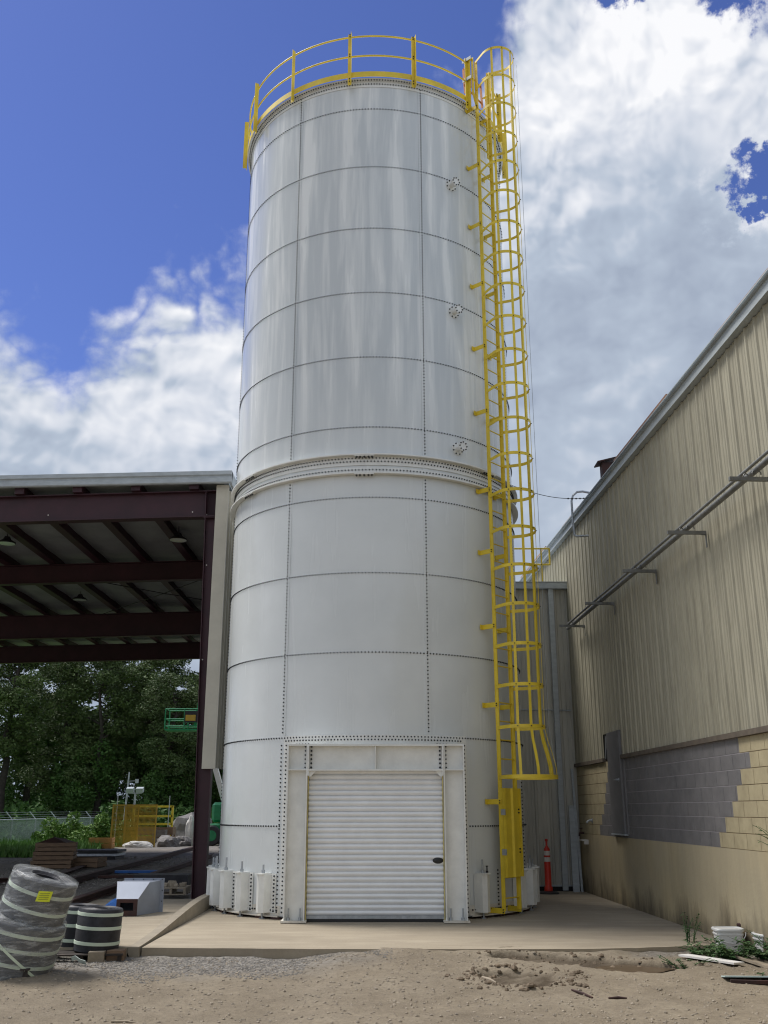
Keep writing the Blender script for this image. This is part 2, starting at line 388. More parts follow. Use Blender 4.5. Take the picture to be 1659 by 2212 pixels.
# dark run-down stain below the door, and grey paint drips under the ledge
def band(a0, a1, w): return G.m('MULTIPLY', G.mapr(sp.outputs[1], a0 - w, a0, 0, 1, True), G.mapr(sp.outputs[1], a1, a1 + w, 1, 0, True))
st = G.m('MULTIPLY', band(17.55, 17.85, .25), G.mapr(G.noise(mp.outputs[0], 6, 5, .6), .35, .6))
c = G.mix(G.m('MULTIPLY', st, .75), c, (.09, .07, .045))
dn = G.noise(G.vec(0, sp.outputs[1], 0), 9, 4, .7)
dr = G.m('GREATER_THAN', G.m('ADD', sp.outputs[2], G.m('MULTIPLY', G.m('SUBTRACT', dn, .38), .30)), 1.125)
dr = G.m('MULTIPLY', dr, band(13.35, 19.5, .02))
c = G.mix(dr, c, (.15, .14, .145))
G.l(c, bs.inputs['Base Color']); bs.inputs['Roughness'].default_value = .8
b = G.n('ShaderNodeBump'); b.inputs['Strength'].default_value = .4; b.inputs['Distance'].default_value = .01; G.l(G.noise(t.outputs['Object'], 14, 6, .6), b.inputs['Height']); G.l(b.outputs[0], bs.inputs['Normal'])
M['concwall'] = m
# concrete pad, dusty
m = bpy.data.materials.new('dusty_concrete'); m.use_nodes = True; G = NG(m.node_tree); bs = bsdf(m)
t = G.n('ShaderNodeTexCoord')
f = G.mapr(G.noise(t.outputs['Object'], .9, 7, .6), .35, .68); f2 = G.mapr(G.noise(t.outputs['Object'], 30, 5, .7), .35, .65)
mp = G.n('ShaderNodeMapping'); mp.inputs['Scale'].default_value = (.5, 2.2, 1); G.l(t.outputs['Object'], mp.inputs[0])
f4 = G.mapr(G.noise(mp.outputs[0], 1.8, 5, .6), .45, .7)
c = G.mix(f, (.36, .305, .222), (.29, .243, .176)); c = G.mix(G.m('MULTIPLY', f2, .5), c, (.25, .21, .155)); c = G.mix(G.m('MULTIPLY', f4, .45), c, (.47, .405, .305))
G.l(c, bs.inputs['Base Color']); bs.inputs['Roughness'].default_value = .85
b = G.n('ShaderNodeBump'); b.inputs['Strength'].default_value = .3; b.inputs['Distance'].default_value = .01; G.l(G.noise(t.outputs['Object'], 25, 6, .7), b.inputs['Height']); G.l(b.outputs[0], bs.inputs['Normal'])
M['pad'] = m
M['curb'] = mat('concrete_kerb', (.33, .285, .215), .85, vscale=4, col2=(.25, .215, .165), bump=.4)
# dirt / gravel / grass ground
m = bpy.data.materials.new('dirt_ground'); m.use_nodes = True; G = NG(m.node_tree); bs = bsdf(m)
t = G.n('ShaderNodeTexCoord'); P_ = t.outputs['Object']; sp = G.n('ShaderNodeSeparateXYZ'); G.l(P_, sp.inputs[0])
f = G.mapr(G.noise(P_, 1.3, 8, .65), .35, .68); f2 = G.mapr(G.noise(P_, 22, 6, .7), .38, .66); f3 = G.mapr(G.noise(P_, 70, 3, .7), .45, .62)
c = G.mix(f, (.285, .240, .174), (.158, .130, .093)); c = G.mix(G.m('MULTIPLY', G.mapr(G.noise(P_, .45, 4, .6), .46, .6), .45), c, (.33, .285, .215)); f5 = G.mapr(G.noise(P_, 5.5, 6, .65), .46, .64); c = G.mix(G.m('MULTIPLY', f5, .5), c, (.19, .155, .112)); c = G.mix(G.m('MULTIPLY', f2, .6), c, (.15, .122, .088)); c = G.mix(G.m('MULTIPLY', f3, .4), c, (.33, .275, .20))
# grey crushed stone near the left part of the slab
wob = G.m('MULTIPLY', G.m('SUBTRACT', G.noise(P_, 1.5, 5, .6), .5), 1.6)
gx = G.mapr(G.m('ADD', sp.outputs[0], wob), -1.2, .4, 1, 0, True); gy = G.mapr(G.m('ADD', sp.outputs[1], wob), 10.9, 12.0, 0, 1, True)
gmask = G.m('MULTIPLY', gx, gy)
vor = G.n('ShaderNodeTexVoronoi'); vor.inputs['Scale'].default_value = 28; G.l(P_, vor.inputs['Vector'])
cg = G.mix(G.mapr(vor.outputs['Color'], .2, .8), (.14, .13, .118), (.28, .265, .24))
gx2 = G.mapr(G.m('ADD', sp.outputs[0], wob), 2.6, 3.0, 0, 1, True); gy2 = G.mapr(sp.outputs[1], 12.0, 12.5, 0, 1, True)
c = G.mix(G.m('MAXIMUM', G.m('MULTIPLY', gmask, .85), G.m('MULTIPLY', G.m('MULTIPLY', gx2, gy2), .6)), c, cg)
# damp mud where the ruts are
atn = G.n('ShaderNodeAttribute', attribute_name='mud'); mud = atn.outputs['Fac']
c = G.mix(G.m('MULTIPLY', mud, .9), c, (.060, .043, .027))
# dark gravel in the yard, grass beyond
yd = G.mapr(G.m('ADD', sp.outputs[1], wob), 18.8, 20.2, 0, 1); xl = G.mapr(sp.outputs[0], -3.2, -2.8, 1, 0)
cy = G.mix(G.mapr(G.noise(P_, 3, 7, .7), .35, .65), (.12, .112, .105), (.24, .22, .20))
sandy = G.mapr(G.noise(P_, .35, 4, .6), .45, .6); cy = G.mix(G.m('MULTIPLY', sandy, .5), cy, (.22, .19, .15))
c = G.mix(G.m('MULTIPLY', yd, xl), c, cy)
w2 = G.m('MULTIPLY', G.m('SUBTRACT', G.noise(P_, .5, 5, .6), .5), 4.0)
gr = G.m('MULTIPLY', G.mapr(G.m('ADD', sp.outputs[1], w2), 33.0, 35.0), G.mapr(G.m('ADD', sp.outputs[0], w2), -11.6, -10.6, 1, 0))
gr = G.m('MAXIMUM', gr, G.mapr(sp.outputs[1], 56, 60))
c = G.mix(gr, c, G.mix(G.mapr(G.noise(P_, 2, 5, .6), .35, .65), (.09, .20, .05), (.14, .25, .06)))
G.l(c, bs.inputs['Base Color']); bs.inputs['Roughness'].default_value = .92; bs.inputs['Specular IOR Level'].default_value = .25
b = G.n('ShaderNodeBump'); b.inputs['Strength'].default_value = .8; b.inputs['Distance'].default_value = .02; G.l(G.noise(P_, 45, 6, .75), b.inputs['Height']); G.l(b.outputs[0], bs.inputs['Normal'])
M['dirt'] = m
m = mat('muddy_water', (.105, .074, .045), .30, var=.08, vscale=3); M['water'] = m
M['stone'] = mat('crushed_stone', (.36, .30, .225), .85, vscale=9, col2=(.19, .165, .13))
M['stonegrey'] = mat('grey_crushed_stone', (.25, .235, .215), .85, vscale=9, col2=(.15, .14, .125))
M['clod'] = mat('dirt_clod', (.17, .128, .085), .9, var=.2, vscale=9)

# ------------------------------------------------------------------ ground
RUT = [(1.5, 12.33, .34), (1.85, 12.15, .44), (2.25, 11.95, .50), (2.6, 11.72, .52), (2.86, 11.50, .48)]
def fb(x, y, s, o=4): return noise.fractal(Vector((x * s, y * s, .37)), 1.0, 2.0, o)
def smst(x, a, b):
    t = min(1, max(0, (x - a) / (b - a))); return t * t * (3 - 2 * t)
MUDV = [0.]
def gh(x, y):
    MUDV[0] = 0.
    if y > 12.9 or y < 4:
        if x < -2.9:
            z = -.1 + .10 * smst(y, 12.6, 17.5) + .12 * smst(y, 18, 22)
            z += .03 * fb(x, y, .4); z -= .5 * smst(-x, 12, 20) * smst(y, 34, 50)
            return z
        return -.12 if y > 12.9 else -.08 + .02 * fb(x, y, .5)
    base = -.022 - .075 * smst(-x, .3, 1.1) - .03 * smst(x, 2.5, 3.2) * smst(y, 11.8, 12.6) - .05 * (1 - smst(y, 9, 11.5)) + .03 * smst(y, 12.2, 12.6) * max(0, fb(x, y, 1.7, 3) + .1)
    z = base + .020 * fb(x, y, 1.1) + .011 * fb(x + 7, y, 3.4, 3) + .006 * fb(x, y + 3, 11, 3)
    z -= .018 * math.exp(-((y - 9.75 - .15 * x) / .16) ** 2) * (1 + fb(x, y, 5)) + .014 * math.exp(-((y - 11.1 - .10 * x) / .15) ** 2) * (1 + fb(x + 4, y, 5))
    d = 0
    for cx, cy, r in RUT:
        q = math.hypot(x - cx, (y - cy) * 1.35) / (r * .9) + .22 * fb(x, y, 4)
        d = max(d, 1 - smst(q, .80, 1.02))
    if d > 0:
        z = z * (1 - d) + (base - .062 + .004 * fb(x, y, 6)) * d; MUDV[0] = d * (.9 + .4 * fb(x, y, 2.5))
        if d < .3: z += .02 * fb(x, y, 9, 2)
    q = math.hypot((x - 1.40) / .52, (y - 10.85) / .52) + .40 * fb(x, y, 3.0)
    k = 1 - smst(q, .70, 1.0)
    if k > 0: z -= .055 * k * (1 + .8 * fb(x, y, 7, 3)); MUDV[0] = max(MUDV[0], k * (.75 + .6 * fb(x + 2, y, 6)))
    z += .028 * max(0, 1 - abs(q - 1.08) / .16) * (.5 + fb(x, y, 8))
    return z
def lin(a, b, n): return [a + (b - a) * i / n for i in range(n + 1)]
xs = [-600, -200, -80, -50, -35, -25, -18, -14, -11, -9, -7.5] + lin(-6.4, 6.4, 300) + [8, 12, 20, 40, 100, 600]
ys = [-300, -60, -15, -4, 2, 5, 7] + lin(8.0, 12.9, 150) + lin(13.1, 20, 8) + lin(23, 60, 14) + [80, 150, 400, 2000]
mb = MB(); vs = []; mudv = []; nx = len(xs)
for y in ys:
    for x in xs: vs.append((x, y, gh(x, y))); mudv.append(max(0., min(1., MUDV[0])))
mb.add(vs, [(j * nx + i, j * nx + i + 1, (j + 1) * nx + i + 1, (j + 1) * nx + i) for j in range(len(ys) - 1) for i in range(nx - 1)])
gro = tag(mb.build('ground', M['dirt'], smooth=180), kind='structure')
at_ = gro.data.attributes.new('mud', 'FLOAT', 'POINT'); at_.data.foreach_set('value', mudv)
# concrete pad around the silo, uneven front edge
def wx(y): return 4.095 - .0364 * (y - 21.013)          # face line of the right building
mb = MB(); fr = []
n = 60
for i in range(n + 1):
    x = -2.93 + (4.42 + 2.93) * i / n
    fy = 12.62 + .05 * ((x - .8) / 2.2) ** 2 + (.35 * max(0, (x - 2.3) / 2.1) ** 1.5) + .02 * fb(x, 1, 3)
    fr.append((x, fy))
top = []; 
vs = [(x, y, 0) for x, y in fr] + [(x, y, -.35) for x, y in fr] + [(x, 21.3, 0) for x, y in fr]
k = n + 1
mb.add(vs, [(i, i + 1, k * 2 + i + 1, k * 2 + i) for i in range(n)] + [(k + i, k + i + 1, i + 1, i) for i in range(n)])
tag(mb.build('concrete_pad', M['pad']), kind='structure')
def rz(y): return .010 + .045 * smst(y, 13, 18)
def kz(y): return .012 + .20 * smst(y, 12.5, 17.4)
mb = MB(); yy = lin(12.70, 18.75, 20); vs = []; fs = []
for y in yy:
    vs += [(-7.0, y, rz(y)), (-3.09 - .0 * y, y, rz(y))]
fs = [(2 * i, 2 * i + 1, 2 * i + 3, 2 * i + 2) for i in range(20)] + [(0, 42, 43, 1)]
vs += [(-7.0, 12.66, -.35), (-3.09, 12.66, -.35)]
mb.add(vs, fs)
tag(mb.build('side_ramp', M['pad']), kind='structure')
mb = MB(); vs = []
for y in yy: vs += [(-3.09, y, -.05), (-3.085, y, kz(y)), (-2.955, y, kz(y)), (-2.935, y, -.3)]
mb.add(vs, [(4 * i + k, 4 * i + k + 1, 4 * i + k + 5, 4 * i + k + 4) for i in range(20) for k in range(3)] + [(0, 1, 2, 3)])
tag(mb.build('kerb', M['curb']), kind='structure')
mb = MB(); vs = []
for i in range(40):
    a = 2 * pi * i / 40; r = .40 * (1 + .12 * math.sin(3 * a + 1) + .08 * math.sin(5 * a)); vs.append((2.74 + r * cos(a), 11.62 + r * sin(a) * .72, gh(2.74, 11.62) + .006))
mb.add(vs, [tuple(range(40))]); tag(mb.build('puddle', M['water']), kind='structure')

# ------------------------------------------------------------------ silo
ALLB = []
class BL:
    def __init__(s, L): ALLB.extend(L)
    def build(s, *a): return None
CX, CY, RR = -.19, 18.228, 2.695
HS = [14.498, 13.194, 11.864, 10.535, 9.254, 7.927, 6.653, 5.351, 4.041, 2.719, 1.373]
SEAM0 = -32.1; SEAMS = [SEAM0 + 51.43 * k for k in range(7)]
def P3(a, r, z): a = R_(a); return Vector((CX + r * sin(a), CY - r * cos(a), z))
def nrm(a): a = R_(a); return Vector((sin(a), -cos(a), 0))
def tng(a): a = R_(a); return Vector((cos(a), sin(a), 0))
silo = thing('silo', (CX, CY, 0), 'tall white bolted steel silo standing between the open shed and the ribbed wall', 'silo')
DZ, DA0, DA1 = 2.62, -26.3, 26.3   # opening for the door
zs = sorted([.03, 7.02, 7.37, 15.1] + HS)
mb = MB(); NA = 210
for i in range(len(zs) - 1):
    z0, z1 = zs[i], zs[i + 1]; r0 = RR; r1 = RR + (.012 if abs(z1 - 7.02) > .1 and z1 in HS else 0)
    vs = []; fs = []
    for k in range(NA):
        a = 360 * k / NA
        vs += [P3(a, RR, z0), P3(a, RR + .003, z1 - .05), P3(a, RR + .003, z1), P3(a, RR, z1)]
    for k in range(NA):
        a = (360 * (k + .5) / NA + 180) % 360 - 180
        if z1 <= 2.75 and DA0 < a < DA1: continue
        k2 = (k + 1) % NA
        for j in range(3): fs.append((k * 4 + j, k2 * 4 + j, k2 * 4 + j + 1, k * 4 + j + 1))
    mb.add(vs, fs)
for sA in SEAMS:                      # vertical lap strips
    for i in range(len(zs) - 1):
        z0, z1 = zs[i], zs[i + 1]
        p = [P3(sA + d, RR + .009, 0) for d in (-1.0, -.3, .4, 1.0)]
        vs = [Vector((q.x, q.y, z)) for q in p for z in (z0, z1)]
        i0 = P3(sA - 1.0, RR, 0); i1 = P3(sA + 1.0, RR, 0)
        vs += [Vector((i0.x, i0.y, z0)), Vector((i0.x, i0.y, z1)), Vector((i1.x, i1.y, z0)), Vector((i1.x, i1.y, z1))]
        mb.add(vs, [(0, 2, 3, 1), (2, 4, 5, 3), (4, 6, 7, 5), (8, 0, 1, 9), (6, 10, 11, 7)])
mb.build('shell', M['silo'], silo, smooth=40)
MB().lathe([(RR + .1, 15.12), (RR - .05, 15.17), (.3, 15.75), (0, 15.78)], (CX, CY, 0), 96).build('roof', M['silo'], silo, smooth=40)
def bolts(lst, r=.0122, h=.017, mbb=None):
    mbb = mbb or MB()
    for p, nn in lst:
        nn = nn.normalized(); u = Vector((0, 0, 1)) if abs(nn.z) < .9 else Vector((1, 0, 0)); u = (u - nn * u.dot(nn)).normalized(); w = nn.cross(u)
        vs = []
        for hh, rr in ((-.004, r), (h * .6, r), (h * .6, r * .6), (h, r * .55)):
            for k in range(6):
                t = pi * k / 3; vs.append(p + nn * hh + (u * cos(t) + w * sin(t)) * rr)
        fs = [(6 * j + k, 6 * j + (k + 1) % 6, 6 * j + 6 + (k + 1) % 6, 6 * j + 6 + k) for j in range(3) for k in range(6)] + [tuple(range(18, 24))]
        mbb.add(vs, fs)
    return mbb
def fasten(o, L, r=.0135, h=.02):
    off = rootloc(o); b_ = bolts(L, r, h); bm = bmesh.new(); bm.from_mesh(o.data)
    if M['bolt'].name not in [m_.name for m_ in o.data.materials]: o.data.materials.append(M['bolt'])
    mi = [m_.name for m_ in o.data.materials].index(M['bolt'].name)
    vv = [bm.verts.new(Vector(v_) - off) for v_ in b_.v]
    for f_ in b_.f:
        f = bm.faces.new([vv[i] for i in f_]); f.material_index = mi
    bm.to_mesh(o.data); bm.free()
def ringb(z, a0=0, a1=360, n=300, r=RR, off=0):
    L = []
    for k in range(n):
        a = 360 * (k + off) / n; a = (a + 180) % 360 - 180
        if a0 <= a <= a1 or (a0 == 0 and a1 == 360): L.append((P3(a, r + .006, z), nrm(a)))
    return L
for i, z in enumerate(HS):
    if i < 10: BL(ringb(z - .026))
    else: BL([b for b in ringb(z - .026, -180, 180) if not (-31.5 < (math.degrees(math.atan2(b[1].x, -b[1].y))) < 34)])
for sA in SEAMS:
    z = 2.78; L = []
    if abs(sA) > 34: z = .12
    while z < 15.05:
        if not (6.98 < z < 7.42): L.append((P3(sA, RR + .01, z), nrm(sA)))
        z += .0600
    BL(L)
# bolts round the door surround
L = []
for z in (2.645,):
    a = -30.6
    while a < 32: L.append((P3(a, RR + .012, z), nrm(a))); a += 1.13
z = .1
while z < 2.6:
    L.append((P3(-32.4, RR + .012, z), nrm(-32.4))); L.append((P3(-30.4, RR + .012, z), nrm(-30.4))); L.append((P3(33.0, RR + .012, z), nrm(33))); z += .0635
for a in (-26.2, -25.1, -23.9, -22.8, -21.7, 22.3, 23.4, 24.6, 25.8): L.append((P3(a, RR + .012, 2.585), nrm(a)))
BL(L)
# door surround plate laid on the shell
mb = MB()
def arcplate(a0, a1, z0, z1, r):
    n = max(2, int(abs(a1 - a0) / 1.7)); vs = []
    for k in range(n + 1):
        a = a0 + (a1 - a0) * k / n
        vs += [P3(a, r, z0), P3(a, r, z1), P3(a, RR - .002, z0), P3(a, RR - .002, z1)]
    fs = []
    for k in range(n):
        b_ = 4 * k; fs += [(b_, b_ + 4, b_ + 5, b_ + 1), (b_ + 1, b_ + 5, b_ + 7, b_ + 3), (b_ + 2, b_ + 6, b_ + 4, b_)]
    fs += [(0, 1, 3, 2), (4 * n + 2, 4 * n + 3, 4 * n + 1, 4 * n)]
    mb.add(vs, fs)
arcplate(-31.4, 34.0, 2.565, 2.722, RR + .010); arcplate(-31.4, -25.6, .05, 2.565, RR + .010); arcplate(25.6, 34.0, .05, 2.565, RR + .010)
mb.build('door_surround', M['white'], silo, smooth=30)
# stiffener rings between the two sections
def ring_part(name, prof, m_, n=168, sm=30):
    return MB().lathe(prof, (CX, CY, 0), n).build(name, m_, silo, smooth=sm)
up = ring_part('stiffener_ring', [(RR + .004, 7.20), (RR + .018, 7.20), (RR + .018, 7.362), (RR + .105, 7.362), (RR + .105, 7.385), (RR + .004, 7.385)], M['white'])
lo = ring_part('stiffener_ring', [(RR + .004, 7.03), (RR + .105, 7.03), (RR + .105, 7.052), (RR + .016, 7.052), (RR + .016, 7.16), (RR + .004, 7.16)], M['white'])
BL(ringb(7.325, n=290, r=RR + .018)); BL(ringb(7.265, n=290, r=RR + .018, off=.5))
BL(ringb(7.115, n=290, r=RR + .016))
for zc, par in ((7.352, up), (7.02, lo)):
    for a in (-3.0, -54.4, 48.4):
        mb = MB(); mb.obox(P3(a, RR + .06, zc), tng(a), nrm(a), (0, 0, 1), .17, .04, .008); mb.build('splice_plate', M['white'], par)
        fasten(par, [(P3(a + d, RR + .07, zc - .008), Vector((0, 0, -1))) for d in (-2.7, -1.5, 0, 1.5, 2.7)], r=.016, h=.03)
tf = ring_part('top_flange', [(RR + .004, 14.98), (RR + .014, 14.98), (RR + .014, 15.115), (RR + .085, 15.115), (RR + .085, 15.13), (RR + .004, 15.13)], M['white'])
BL(ringb(15.04, n=322, r=RR + .014))
BL([(P3(a[0], RR + .055, 15.113), Vector((0, 0, -1))) for a in [(360 * k / 322,) for k in range(322)]])
# base angle
mb = MB()
for a0, a1 in ((-180, -31), (33.6, 180)):
    mb.lathe([(RR + .004, .19), (RR + .016, .19), (RR + .016, .05), (RR + .08, .05), (RR + .08, .034), (RR - .05, .034)], (CX, CY, 0), 90, R_(a0), R_(a1))
ba = mb.build('base_angle', M['whitedirty'], silo, smooth=30)
BL([b for b in ringb(.125, -180, 180, n=300, r=RR + .016) if not (-31.5 < (math.degrees(math.atan2(b[1].x, -b[1].y))) < 34)])
mb = MB()
for k in range(46):
    a = -180 + 7.8 * k + random.uniform(-1, 1)
    if -31 < a < 34: continue
    MB().obox(P3(a, RR - .0, .016), tng(a), nrm(a), (0, 0, 1), random.uniform(.03, .10), .075, .0175).build('shim', M['rust'], silo)
MB().lathe([(RR - .06, .034), (RR - .06, 0)], (CX, CY, 0), 90, R_(34), R_(329)).build('grout_bed', M['rust'], silo)
# anchor chairs
def chair(a):
    poly = [(-.105, 0), (-.07, .15), (.005, .185), (.085, .15), (.105, 0)]
    off = [tng(a) * t_ + nrm(a) * (r_ + .0) for t_, r_ in poly]
    mb = MB(); mb.prism(off, P3(a, RR + .012, .09), P3(a, RR + .012, .64))
    mb.obox(P3(a, RR + .018, .365) + tng(a) * .15, tng(a), nrm(a), (0, 0, 1), .045, .006, .285)
    mb.obox(P3(a, RR + .10, .648), tng(a), nrm(a), (0, 0, 1), .075, .11, .0085)
    c_ = mb.build('anchor_chair', M['white'], silo)
    L = [(P3(a, RR + .024, .11 + .056 * k) + tng(a) * .165, nrm(a)) for k in range(10)]
    fasten(c_, L, r=.014)
    mb = MB(); mb.tube([P3(a, RR + .10, .0), P3(a, RR + .10, .82 + .04 * math.sin(a * 7))], .015, 8)
    mb.tube([P3(a, RR + .10, .656), P3(a, RR + .10, .70)], .028, 6); mb.tube([P3(a, RR + .10, .0), P3(a, RR + .10, .012)], .045, 8)
    mb.build('anchor_rod', M['galv'], c_, smooth=40)
a = -37.0
while a > -160: chair(a); a -= 10.6
for a in (38.0, 59.5, 70.5, 81.5, 92, 103, 114): chair(a)
mb = MB(); L = [(P3(47.2, RR + .024, .12 + .056 * k), nrm(47.2)) for k in range(11)]; BL(L)
mb = MB(); pp = P3(39.6, RR + .12, .657); mb.tube([pp, pp + Vector((0, 0, .03))], .02, 8); mb.tube([pp + Vector((0, 0, .03)), pp + Vector((0, 0, .09))], .01, 6); mb.tube([pp + Vector((0, 0, .09)), pp + Vector((0, 0, .105))], .02, 8)
mb.build('spare_bolt', M['black'], silo)
# door portal: two wide columns and a lintel with their webs facing out
XL0, XL1, XR0, XR1 = -1.485, -1.175, .915, 1.235; YF, YW = 15.37, 15.47; ZB, ZT, ZL = .035, 2.555, 2.18
for x0, x1 in ((XL0, XL1), (XR0, XR1)):
    mb = MB(); mb.box(x0, x0 + .018, YF, 16.02 if abs(x0) > 1.3 else 15.6, ZB, ZT); mb.box(x1 - .018, x1, YF, 16.0 if abs(x1) > 1.2 else 15.6, ZB, ZT); mb.box(x0 + .018, x1 - .018, YW, YW + .014, ZB, ZT - .0)
    mb.box(x0 + .018, x1 - .018, YF + .003, YW, ZT - .014, ZT); mb.box(x0 + .018, x1 - .018, YF + .003, YW, ZL - .007, ZL + .009)
    c_ = mb.build('door_column', M['white'], silo)
    mb = MB(); mb.box(x0 - .035, x1 + .03, YF - .05, 15.9, .008, ZB); mb.build('base_plate', M['whitedirty'], c_)
    for xx in (x0 + .07, x1 - .07):
        mb = MB(); mb.tube([(xx, YF + .045, ZB), (xx + .004, YF + .045, .20)], .011, 8); mb.tube([(xx, YF + .045, ZB), (xx, YF + .045, .075)], .024, 6); mb.build('anchor_rod', M['galv'], c_, smooth=40)
    xs_ = x1 - .045 if x0 < 0 else x0 + .045
    fasten(c_, [(Vector((xs_, YW, 2.22 + .062 * k)), Vector((0, -1, 0))) for k in range(6)], r=.012, h=.02)
mb = MB(); mb.box(XL1, XR0, YF, YW, ZT - .018, ZT); mb.box(XL1, XR0, YF, 15.6, ZL - .012, ZL + .012); mb.box(XL1, XR0, YW, YW + .014, ZL + .012, ZT - .018)
mb.box(-.14, -.126, YF + .01, YW, ZL + .012, ZT - .018)
for x in (XL1 + .002, XR0 - .020): mb.box(x, x + .018, YF - .012, YW, ZL - .085, ZT - .019)
li = mb.build('door_lintel', M['white'], silo)
fasten(li, [(Vector((x, YW - .004, 2.22 + .062 * k)), Vector((0, -1, 0))) for k in range(6) for x in (XL1 + .05, XR0 - .05)], r=.016, h=.035)
mb = MB()
for sx, x in ((1, XL1 + .02), (-1, XR0 - .02)):
    mb = MB(); mb.prism([(0, 0, 0), (sx * .11, 0, 0), (sx * .085, 0, -.03), (sx * .03, 0, -.085), (0, 0, -.085)], (x, YF + .03, ZL - .013), (x, YF + .044, ZL - .013)); mb.build('gusset_plate', M['white'], li)
# flat soffit and side infill linking the portal to the round shell
mb = MB(); vs = []
for k in range(25):
    x = -1.485 + (1.235 + 1.485) * k / 24; ys_ = CY - math.sqrt(RR * RR - (x - CX) ** 2); vs += [(x, YF + .004, ZT + .001), (x, max(ys_, YF + .01), ZT + .001), (x, YF + .004, ZT + .012), (x, max(ys_, YF + .01), ZT + .012)]
mb.add(vs, [(4 * i + 2, 4 * i + 6, 4 * i + 7, 4 * i + 3) for i in range(24)] + [(4 * i, 4 * i + 4, 4 * i + 6, 4 * i + 2) for i in range(24)] + [(4 * i + 1, 4 * i + 5, 4 * i + 4, 4 * i) for i in range(24)]); mb.build('top_plate', M['white'], silo)
# roller door
YD = 15.55; vs = []; fs = []; NS = 27; pz = (2.20 - .09) / NS; prof = []
for k in range(NS):
    z0 = .09 + k * pz
    for t_, d_ in ((0, 0), (.08, -.006), (.20, -.022), (.45, -.030), (.66, -.025), (.82, -.010), (.90, .014)): prof.append((d_, z0 + t_ * pz))
prof.append((0, 2.20))
mb = MB(); mb.add([(x, YD + d_, z) for d_, z in prof for x in (XL1 + .02, XR0 - .02)], [(2 * i, 2 * i + 1, 2 * i + 3, 2 * i + 2) for i in range(len(prof) - 1)])
rd = mb.build('roller_door', M['door'], silo, smooth=60)
mb = MB(); mb.box(XL1 + .02, XR0 - .02, YD - .03, YD + .01, .045, .092); mb.build('bottom_bar', M['galv'], rd)
mb = MB(); mb.box(XL1 + .02, XR0 - .02, YD - .02, YD, .004, .0445); mb.build('bottom_seal', M['black'], rd)
mb = MB(); mb.box(-.26, -.10, YD - .038, YD - .031, .055, .082); mb.build('pull_handle', M['galvlight'], rd)
for x in (XL1, XR0 - .022):
    mb = MB(); mb.box(x + .003, x + .017, YD - .075, YD - .034, .01, 2.17); mb.build('door_guide', M['guide'], rd)
mb = MB(); M3 = Matrix(((1.75, 0, 0), (0, 0, -1), (0, 1, 0)))
mb.lathe([(0, .035), (.018, .035), (.022, .026), (.038, .022), (.046, .01), (.046, 0)], (.815, YD - .018, .862), 24, axis=M3); mb.build('door_lock', M['black'], rd, smooth=40)
# inside of the silo stays dark behind the door
# nozzles
for a, z in ((33.1, 13.06), (32.95, 10.34), (33.3, 7.665)):
    nn = nrm(a); u = Vector((0, 0, 1)); w = nn.cross(u); Mx = Matrix((w, u, nn)).transposed()
    A = Mx
    mb = MB(); mb.lathe([(.055, 0), (.055, .15), (.092, .15), (.092, .172), (.0, .172)], P3(a, RR, z), 24, axis=A)
    mb.lathe([(.115, .012), (.115, 0)], P3(a, RR, z), 24, axis=A); mb.lathe([(.0, .012), (.115, .012)], P3(a, RR, z), 24, axis=A)
    nz_ = mb.build('nozzle', M['white'], silo, smooth=30)
    L = [(P3(a, RR, z) + nn * .172 + (w * cos(t_) + u * sin(t_)) * .075, nn) for t_ in [pi / 4 * k for k in range(8)]]
    L += [(P3(a, RR, z) + nn * .012 + (w * cos(t_) + u * sin(t_)) * .102, nn) for t_ in [pi / 4 * (k + .5) for k in range(8)]]
    fasten(nz_, L, r=.013, h=.022)
# guardrail
GA = [-9.7 + 25.35 * k for k in range(-5, 9)]
def arc(r, z, a0, a1, n): return [P3(a0 + (a1 - a0) * k / n, r, z) for k in range(n + 1)]
gl0, gl1 = 41.0, 55.0 - 360 + 0
toe = MB(); toe.ribbon(arc(RR + .10, 15.21, 56 - 360, 41.2, 120), (0, 0, 1), .12, .008); tb = toe.build('toe_board', M['yellow'], silo, smooth=40)
for z in (16.12, 15.65):
    MB().tube(arc(RR + .09, z, 56 - 360, 41.0, 130), .017, 8).build('guard_rail', M['yellow'], silo, smooth=60)
for a in GA:
    if 44 < a < 52: continue
    mb = MB(); mb.obox(P3(a, RR + .125, 15.56), tng(a), nrm(a), (0, 0, 1), .036, .005, .60); mb.obox(P3(a, RR + .165, 15.56) + tng(a) * .033, nrm(a), tng(a), (0, 0, 1), .04, .004, .60)
    c_ = mb.build('guard_post', M['yellow'], silo)
    fasten(c_, [(P3(a, RR + .131, z), nrm(a)) for z in (15.04, 15.1, 15.63, 15.68, 16.1, 16.15)], r=.012)

# single bolts: the hundred nearest the camera are parts, the others one part
front = [b_ for b_ in ALLB if b_[1].dot(Vector((0, -1, 0))) > .25 and not (-31 < math.degrees(math.atan2(b_[1].x, -b_[1].y)) < 34 and b_[0].z < 2.5 and b_[0].y < 15.9)]
front.sort(key=lambda b_: (b_[0] - Vector((0, 0, 1.6))).length)
first = set(id(b_) for b_ in front[:100])
me0 = bolts([(Vector((0, 0, 0)), Vector((0, 0, 1)))]).build('bolt', M['bolt'], None); bd = me0.data; bpy.data.objects.remove(me0)
for b_ in front[:100]:
    o = bpy.data.objects.new('bolt', bd); COL.objects.link(o); o.parent = silo; o.location = b_[0] - silo.location
    o.rotation_euler = b_[1].to_track_quat('Z', 'Y').to_euler()
tag(bolts([b_ for b_ in ALLB if id(b_) not in first]).build('bolts', M['bolt'], silo), kind='stuff')

